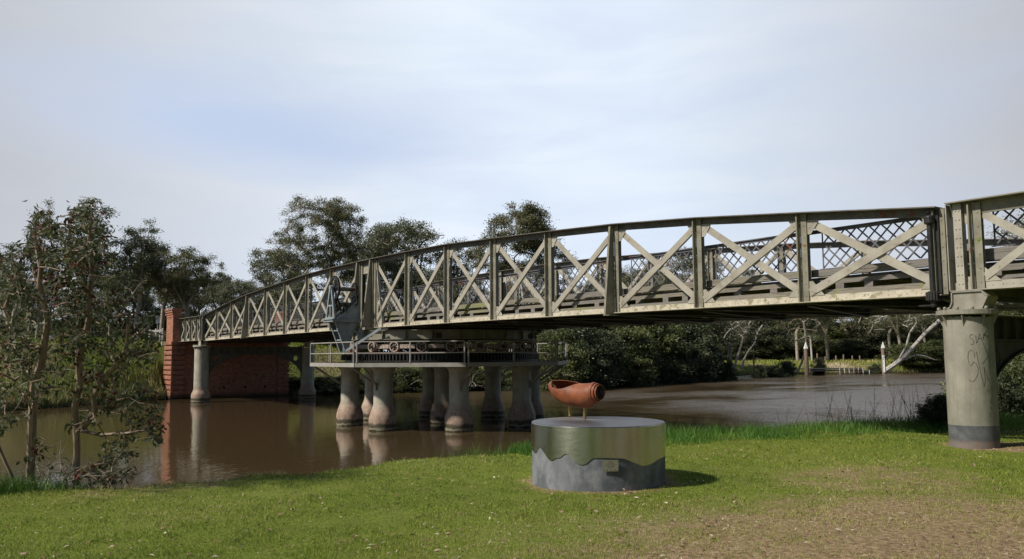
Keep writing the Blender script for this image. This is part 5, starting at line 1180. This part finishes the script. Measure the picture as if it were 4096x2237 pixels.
hgt = rnd.uniform(.012, .036, n)*(1+.7*vnoise(X, Y, 4.5, 7))*(1+.4*vnoise(X, Y, 14, 17)); wid = .0032*np.maximum(1, D/7)*rnd.uniform(.7, 1.4, n)*1.5
blades('lawn_grass', X, Y, hgt, wid, hue, 'grassblade', 'short mown green grass with straw-coloured patches covering the near bank', 'grass', .7, 2)
# long grass at the top of the bank
t_ = rnd.uniform(0, 1, 26000); Yl = -9.6+t_*14.2; u = rnd.uniform(0, 1, len(t_)); wdt = np.interp(Yl, [-9.6, -6, 0, 4], [.7, 1.5, 2.6, 3.4]); Xl = interp(Yl, XN)-.15+u*wdt
kp = (rnd.uniform(0, 1, len(t_)) < .55+.45*vnoise(Xl, Yl, 3.5, 3)) & (np.hypot(Xl-23.2, Yl+3.5) > .6); Xl, Yl, u = Xl[kp], Yl[kp], u[kp]
hl = rnd.uniform(.10, .30, len(Xl))*(1+.35*vnoise(Xl, Yl, 3, 8))*np.interp(u, [0, .55, 1], [1, .95, .35])
blades('long_grass', Xl, Yl, hl, .008+0*Xl, np.clip(rnd.uniform(.2, .9, len(Xl))+.2*vnoise(Xl, Yl, 2, 1), 0, 1), 'longgrass', 'tall bright green unmown grass along the bank edge right of the plinth', 'grass', .55, 3, 2)
def patch(name, cxcy, r, n, h, mat, lab, seed, w=.006, lean=.5, hu=(.1, .8)):
    r_ = np.random.RandomState(seed); Xp = cxcy[0]+r_.normal(size=n)*r[0]; Yp = cxcy[1]+r_.normal(size=n)*r[1]
    return blades(name, Xp, Yp, r_.uniform(.4, 1, n)*h, np.full(n, w), r_.uniform(hu[0], hu[1], n), mat, lab, 'grass', lean, seed, 2)
patch('long_grass', (18.0, -10.0), (.12, .5), 350, .26, 'longgrass', 'sparse tall green grass blades at the water edge left of the plinth', 5)
patch('long_grass', (17.4, -17.5), (.26, .40), 2000, .32, 'longgrass', 'tuft of dark green grass round the feet of the saplings', 6, .009, .5, (0, .35))
patch('long_grass', (17.5, -16.2), (.18, .5), 1500, .16, 'longgrass', 'low green grass between the sapling trunks and the lawn', 7, .007)
patch('bank_grass', (17.95, -14.5), (.12, 1.1), 2200, .09, 'reed', 'dry straw grass on the crumbling edge of the lawn', 8, .006, .8, (.4, 1))
# dry stalks
m = MB(); r_ = np.random.RandomState(12)
for i in range(95):
    yy = r_.uniform(-7.2, 2.6) if i % 3 else r_.uniform(-.5, 2.6); xx = float(interp(yy, XN))-.35+r_.uniform(-.3, .5); z = float(ground_h(xx, yy)); L = r_.uniform(.35, 1.05)*(1.2 if yy > -2 else .85); a = r_.uniform(0, 6.28); ln = r_.uniform(.0, .55) 
    p0 = np.array((xx, yy, z)); v = unit(np.array((math.cos(a)*ln, math.sin(a)*ln, 1.))); m.tube([p0, p0+v*L*.5, p0+v*L+np.array((v[0], v[1], -.02))*.06], [.005, .004, .0015], 4, False)
    if i % 4 == 0:
        for k in range(5): q_ = p0+v*L*r_.uniform(.5, .9); w = unit(r_.normal(size=3)+v*.5); m.tube([q_, q_+w*.06], [.006, .001], 4, False)
tag(m.build('dry_stalks', M['darkbark'], None, False, False), 'thin dark dry stalks standing in the long grass against the river', 'stalks', kind='stuff')
# reeds at the foot of the far bank
r_ = np.random.RandomState(21); n = 15000; Yr = np.concatenate([r_.uniform(-22, -4.4, n//2), r_.uniform(4.6, 24, n//3), r_.uniform(46, 100, n-n//2-n//3)]); Xr = interp(Yr, XF)-r_.uniform(-.25, 1, n)**2*np.where(Yr < 30, 2.6, 5)+.1
blades('reeds', Xr, Yr, r_.uniform(.3, 1.15, n)*np.where(Yr < -4, .75, .6), np.full(n, .035), np.clip(r_.uniform(0, 1, n)+.3*vnoise(Xr, Yr, 1, 3), 0, 1), 'reed', 'straw and green reeds and rough grass along the foot of the far bank', 'reeds', .3, 13, 2)
n = 36000; Yr = np.concatenate([r_.uniform(-26, -4.4, n//2), r_.uniform(4.6, 26, n-n//2)]); Xr = interp(Yr, XF)-r_.uniform(.5, 16, n)
blades('rough_grass', Xr, Yr, r_.uniform(.10, .38, n), np.full(n, .045), np.clip(.35+.35*vnoise(Xr, Yr, .8, 4)+r_.normal(size=n)*.2, 0, 1), 'grassblade', 'rough sunny grass covering the slopes beside the brick abutment', 'grass', .6, 14, 2)
n = 24000; Yr = r_.uniform(44, 125, n); Xr = interp(Yr, XF)-r_.uniform(.4, 40, n)
blades('rough_grass', Xr, Yr, r_.uniform(.12, .5, n), np.full(n, .09), np.clip(.62+.3*vnoise(Xr, Yr, .3, 6)+r_.normal(size=n)*.22, 0, 1), 'grassblade', 'rough grass of the clearing beyond the jetty', 'grass', .6, 15, 2)
# fallen leaves
Xf, Yf, Df = lawn_pts(6000, 5.6, 19, 1.0); wig = .12*np.sin(Yf*2.3)+.08*np.sin(Yf*5.1+1); kp = (Xf-(interp(Yf, XN)+wig-.25) > .3) & (np.hypot(Xf-DC[0], Yf-DC[1]) > .95) & (np.hypot(Xf-23.2, Yf+3.5) > .5) & (rnd.uniform(0, 1, len(Xf)) < .55+.5*vnoise(Xf, Yf, 1.3, 31)); Xf, Yf = Xf[kp], Yf[kp]; n = len(Xf)
C_ = np.stack([Xf, Yf, ground_h(Xf, Yf)+rnd.uniform(.012, .035, n)], 1); D_ = unit(rnd.normal(size=(n, 3))*np.array((1, 1, .22)))
sd_ = unit(np.cross(D_, np.array((0, 0, 1.))+rnd.normal(size=(n, 3))*.35)); L_ = rnd.uniform(.022, .082, n)[:, None]; W_ = L_*rnd.uniform(.18, .42, n)[:, None]; u_ = np.cross(sd_, D_)
V_ = np.stack([C_, C_+D_*L_*.5+sd_*W_*.5+u_*L_*.1, C_+D_*L_, C_+D_*L_*.5-sd_*W_*.5+u_*L_*.1], 1).reshape(-1, 3)
tag(link('fallen_leaves', npmesh('fallen_leaves', V_, np.arange(4*n).reshape(n, 4), {'hue': rnd.uniform(.1, 1, n)}), M['litter']), 'pale and reddish fallen gum leaves scattered over the lawn', 'leaf litter', kind='stuff')

# ---------------------------------------------------------------- far bank furniture
def pile(px, ytop, ybase, d, w, label, gauge=False):
    b = at(px, ybase, d); t = at(px, ytop, d); e = empty('mooring_pile', (b[0], b[1], 0), label, 'mooring pile', 'white-capped mooring piles'); H = t[2]; m = MB()
    m.lathe([(w, -1), (w*.97, H-.85)], (b[0], b[1], 0), 14); m.build('pile', M['piletimber'], e, True)
    m = MB(); m.lathe([(w*1.12, H-.86), (w*1.12, H-.80), (.02, H)], (b[0], b[1], 0), 4 if gauge else 5); m.build('cap', M['whitepaint'], e)
    if gauge:
        n_ = unit(np.array((CC[0]-b[0], CC[1]-b[1], 0))); s_ = np.array((-n_[1], n_[0], 0)); p = np.array((b[0], b[1], 0))+n_*(w+.01); m = MB(); m.prism([p-s_*.14+UU*0+np.array((0, 0, .25)), p+s_*.14+np.array((0, 0, .25)), p+s_*.14+np.array((0, 0, 2.5)), p-s_*.14+np.array((0, 0, 2.5))], n_*.03)
        gb = m.build('gauge_board', M['whitepaint'], e); m = MB(); p = p+n_*.032
        for k in range(17):
            z = .35+k*.11; a = .10 if k % 5 == 0 else .05; m.prism([p-s_*.13+np.array((0, 0, z)), p-s_*(.13-a)+np.array((0, 0, z)), p-s_*(.13-a)+np.array((0, 0, z+.035)), p-s_*.13+np.array((0, 0, z+.035))], n_*.005)
        tz = 2.2; D2 = [(-.5, 1), (.5, 1), (.5, 0), (-.5, 0), (-.5, -1), (.5, -1)]
        for (a, c), (a2, c2) in zip(D2, D2[1:]): m.bar(p+s_*a*.12+np.array((.0, 0, tz+c*.22))+s_*.03, p+s_*a2*.12+np.array((0, 0, tz+c2*.22))+s_*.03, .05, .03)
        m.build('gauge_marks', M['tick'], gb)
pile(3228, 1368, 1503, 104, .27, 'brown timber mooring pile with a white pointed cap at the left end of the jetty')
pile(3537, 1367, 1497, 109, .25, 'brown timber mooring pile with white cap and water gauge board by the leaning gum', True)
JT = empty('jetty', tuple(at(3380, 1485, 108)), 'low grey timber landing jetty on short piles between the two mooring piles', 'jetty')
a = at(3240, 1476, 106.5); b = at(3450, 1474, 110.5); a[2] = b[2] = .78; c = at(3500, 1480, 112); c[2] = .42; b2 = b.copy(); b2[2] = .42
dj_ = unit(b-a); nj = np.array((-dj_[1], dj_[0], 0)); nj = nj if nj@(b-CC) > 0 else -nj
m = MB(); m.bar(a+nj*1.1, b+nj*1.1, 2.2, .12); m.build('deck', M['timber'], JT)
m = MB(); m.bar(b2+nj*1.1+dj_*.06, c+nj*1.1, 2.0, .12); m.build('deck', M['timber'], JT)
m = MB(); m.bar(a+np.array((0, 0, -.22)), b+np.array((0, 0, -.22)), .08, .20); m.bar(b2+np.array((0, 0, -.2)), c+np.array((0, 0, -.2)), .08, .18); m.build('waler', M['timber'], JT)
for k in range(6):
    p = a+(b-a)*(.55+.45*k/5)-nj*.1; m = MB(); m.bar((p[0], p[1], -.8), (p[0], p[1], .84), .14, .14, (1, 0, 0)); m.build('pile', M['palebark'], JT)
for k in range(2):
    p = b2+(c-b2)*(.5+.45*k)-nj*.1; m = MB(); m.bar((p[0], p[1], -.8), (p[0], p[1], .48), .12, .12, (1, 0, 0)); m.build('pile', M['palebark'], JT)
# sign seen from behind
p = at(2767, 1372, 94); e = empty('sign_board', (p[0], p[1], float(ground_h(p[0], p[1]))), 'white rectangular board on two posts seen from behind above the dark shrubs', 'sign'); n_ = unit(np.array((CC[0]-p[0], CC[1]-p[1], 0))); s_ = np.array((-n_[1], n_[0], 0)); hh = .68*1.0
for k, zz in enumerate((.36, -.52)):
    m = MB(); q_ = p+np.array((0, 0, zz)); m.prism([q_-s_*.34-UU*0+np.array((0, 0, -.40)), q_+s_*.34+np.array((0, 0, -.40)), q_+s_*.34+np.array((0, 0, .40)), q_-s_*.34+np.array((0, 0, .40))], n_*.02); m.build('board', M['whitepaint'], e)
for sx in (-.22, .20):
    m = MB(); m.bar((p+s_*sx+n_*.06)*np.array((1, 1, 0))+np.array((0, 0, float(ground_h(p[0], p[1]))-.2)), (p+s_*sx+n_*.06)*np.array((1, 1, 0))+np.array((0, 0, p[2]+.85)), .07, .07, (1, 0, 0)); m.build('post', M['dark_and_shade_paint'], e)
# posts round the clearing
for i, (px, yb, yt, d) in enumerate(((3270, 1447, 1415, 122), (3302, 1452, 1428, 121), (3345, 1450, 1424, 122), (3375, 1449, 1420, 123), (3410, 1446, 1424, 125), (3440, 1446, 1424, 127), (2870, 1440, 1412, 110), (3015, 1448, 1412, 108))):
    x, y, z = at(px, yb, d); g = float(ground_h(x, y)); zt = at(px, yt, d)[2]; m = MB(); m.tube([(x, y, g-.2), (x, y, max(zt, g+.8))], .11, 8); m.lathe([(.115, 0), (.08, .05)], (x, y, max(zt, g+.8)), 8)
    tag(m.build('fence_post', M['piletimber']), 'short weathered timber post at the edge of the grassy clearing beyond the jetty', 'post', 'timber posts round the clearing')
# left bank: white guide posts, sign, guard rail
for px, yb, yt, d, lb in ((200, 1395, 1343, 62, 'pale green-white bollard post at the road edge left of the saplings top'), (96, 1398, 1352, 62, 'pale bollard post at the road edge near the left frame side')):
    x, y, z = at(px, yb, d); g = float(ground_h(x, y)); zt = at(px, yt, d)[2]; m = MB(); m.lathe([(.15, g-.2), (.15, zt-.08), (.12, zt)], (x, y, 0), 10); tag(m.build('bollard', M['whitepaint']), lb, 'bollard', 'bollards along the road')
x, y, z = at(631, 1296, 60); g = float(ground_h(x, y)); e = empty('road_sign', (x, y, g), 'small white rectangular road sign on a thin pole left of the brick pillar', 'sign'); n_ = unit(np.array((CC[0]-x, CC[1]-y, 0))); s_ = np.array((-n_[1], n_[0], 0)); p = np.array((x, y, at(631, 1280, 60)[2]))
m = MB(); m.prism([p-s_*.14+np.array((0, 0, -.28)), p+s_*.14+np.array((0, 0, -.22)), p+s_*.14+np.array((0, 0, .34)), p-s_*.14+np.array((0, 0, .28))], n_*.02); m.build('plate', M['whitepaint'], e); m = MB(); m.tube([(x, y, g-.2), (x, y, p[2]+.3)], .035, 8); m.build('pole', M['walk'], e)
GR = empty('guard_rail', (-34, -4, 4), 'white horizontal guard rail on posts beside the road left of the brick pillar', 'guard rail')
pa = np.array((-32.4, -3.8, 4.75)); pb = np.array((-37.5, -4.6, 4.68))
m = MB(); m.bar(pa, pb, .05, .16); m.build('rail', M['walk'], GR)
for k in range(5): p = pa+(pb-pa)*(.04+.23*k); m = MB(); m.bar((p[0], p[1]+.08, 3.7), (p[0], p[1]+.08, 4.92), .1, .1, (1, 0, 0)); m.build('post', M['whitepaint'], GR)

for i, (x, y, k) in enumerate(((42, -36, 1.1), (49, -28, 1.2), (54, -20, 1.0), (52, -5, 1.15), (47, 3, 1.0), (40, 9, .9))):  # unseen trees added behind the viewer to darken the plinth's reflection
    plant('gum_tree', GB[i % 3], x, y, k, i*1.3, 'bushy tree added unseen behind the viewer as a dark reflection in the steel plinth', 'tree', 'unseen trees added for the plinth to reflect')

ORD = ['first', 'second', 'third', 'fourth', 'fifth', 'sixth', 'seventh', 'eighth', 'ninth', 'tenth', 'eleventh', 'twelfth', 'thirteenth', 'fourteenth', 'fifteenth', 'sixteenth', 'seventeenth', 'eighteenth', 'nineteenth', 'twentieth']
def across(o):
    d = np.array(o.location)-CC; return (d@R2)/(d@FW)
for g_, txt in (('dense shrubs overhanging the water at the right', '{} dense shrub at the water edge counting rightwards from the pivot pier'), ('low green shrubs along the bank under the bridge', '{} low bank shrub seen under the bridge counting rightwards from the left pier'),
                ('trees seen through the truss right of the winch', '{} gum tree seen through the truss counting rightwards from the winch'), ('bushy trees behind the pivot pier', '{} bushy tree behind the pivot pier counting rightwards'),
                ('distant trees behind the left half of the bridge', '{} tree from the left in the far row behind the saplings and pillar'), ("bushy trees behind the water-edge shrubs", '{} bushy tree behind the water-edge shrubs counting rightwards'),
                ('timber posts round the clearing', '{} short timber post from the left beyond the jetty clearing')):
    for i, o in enumerate(sorted([o for o in bpy.data.objects if o.get('group') == g_], key=across)): o['label'] = txt.format(ORD[i])
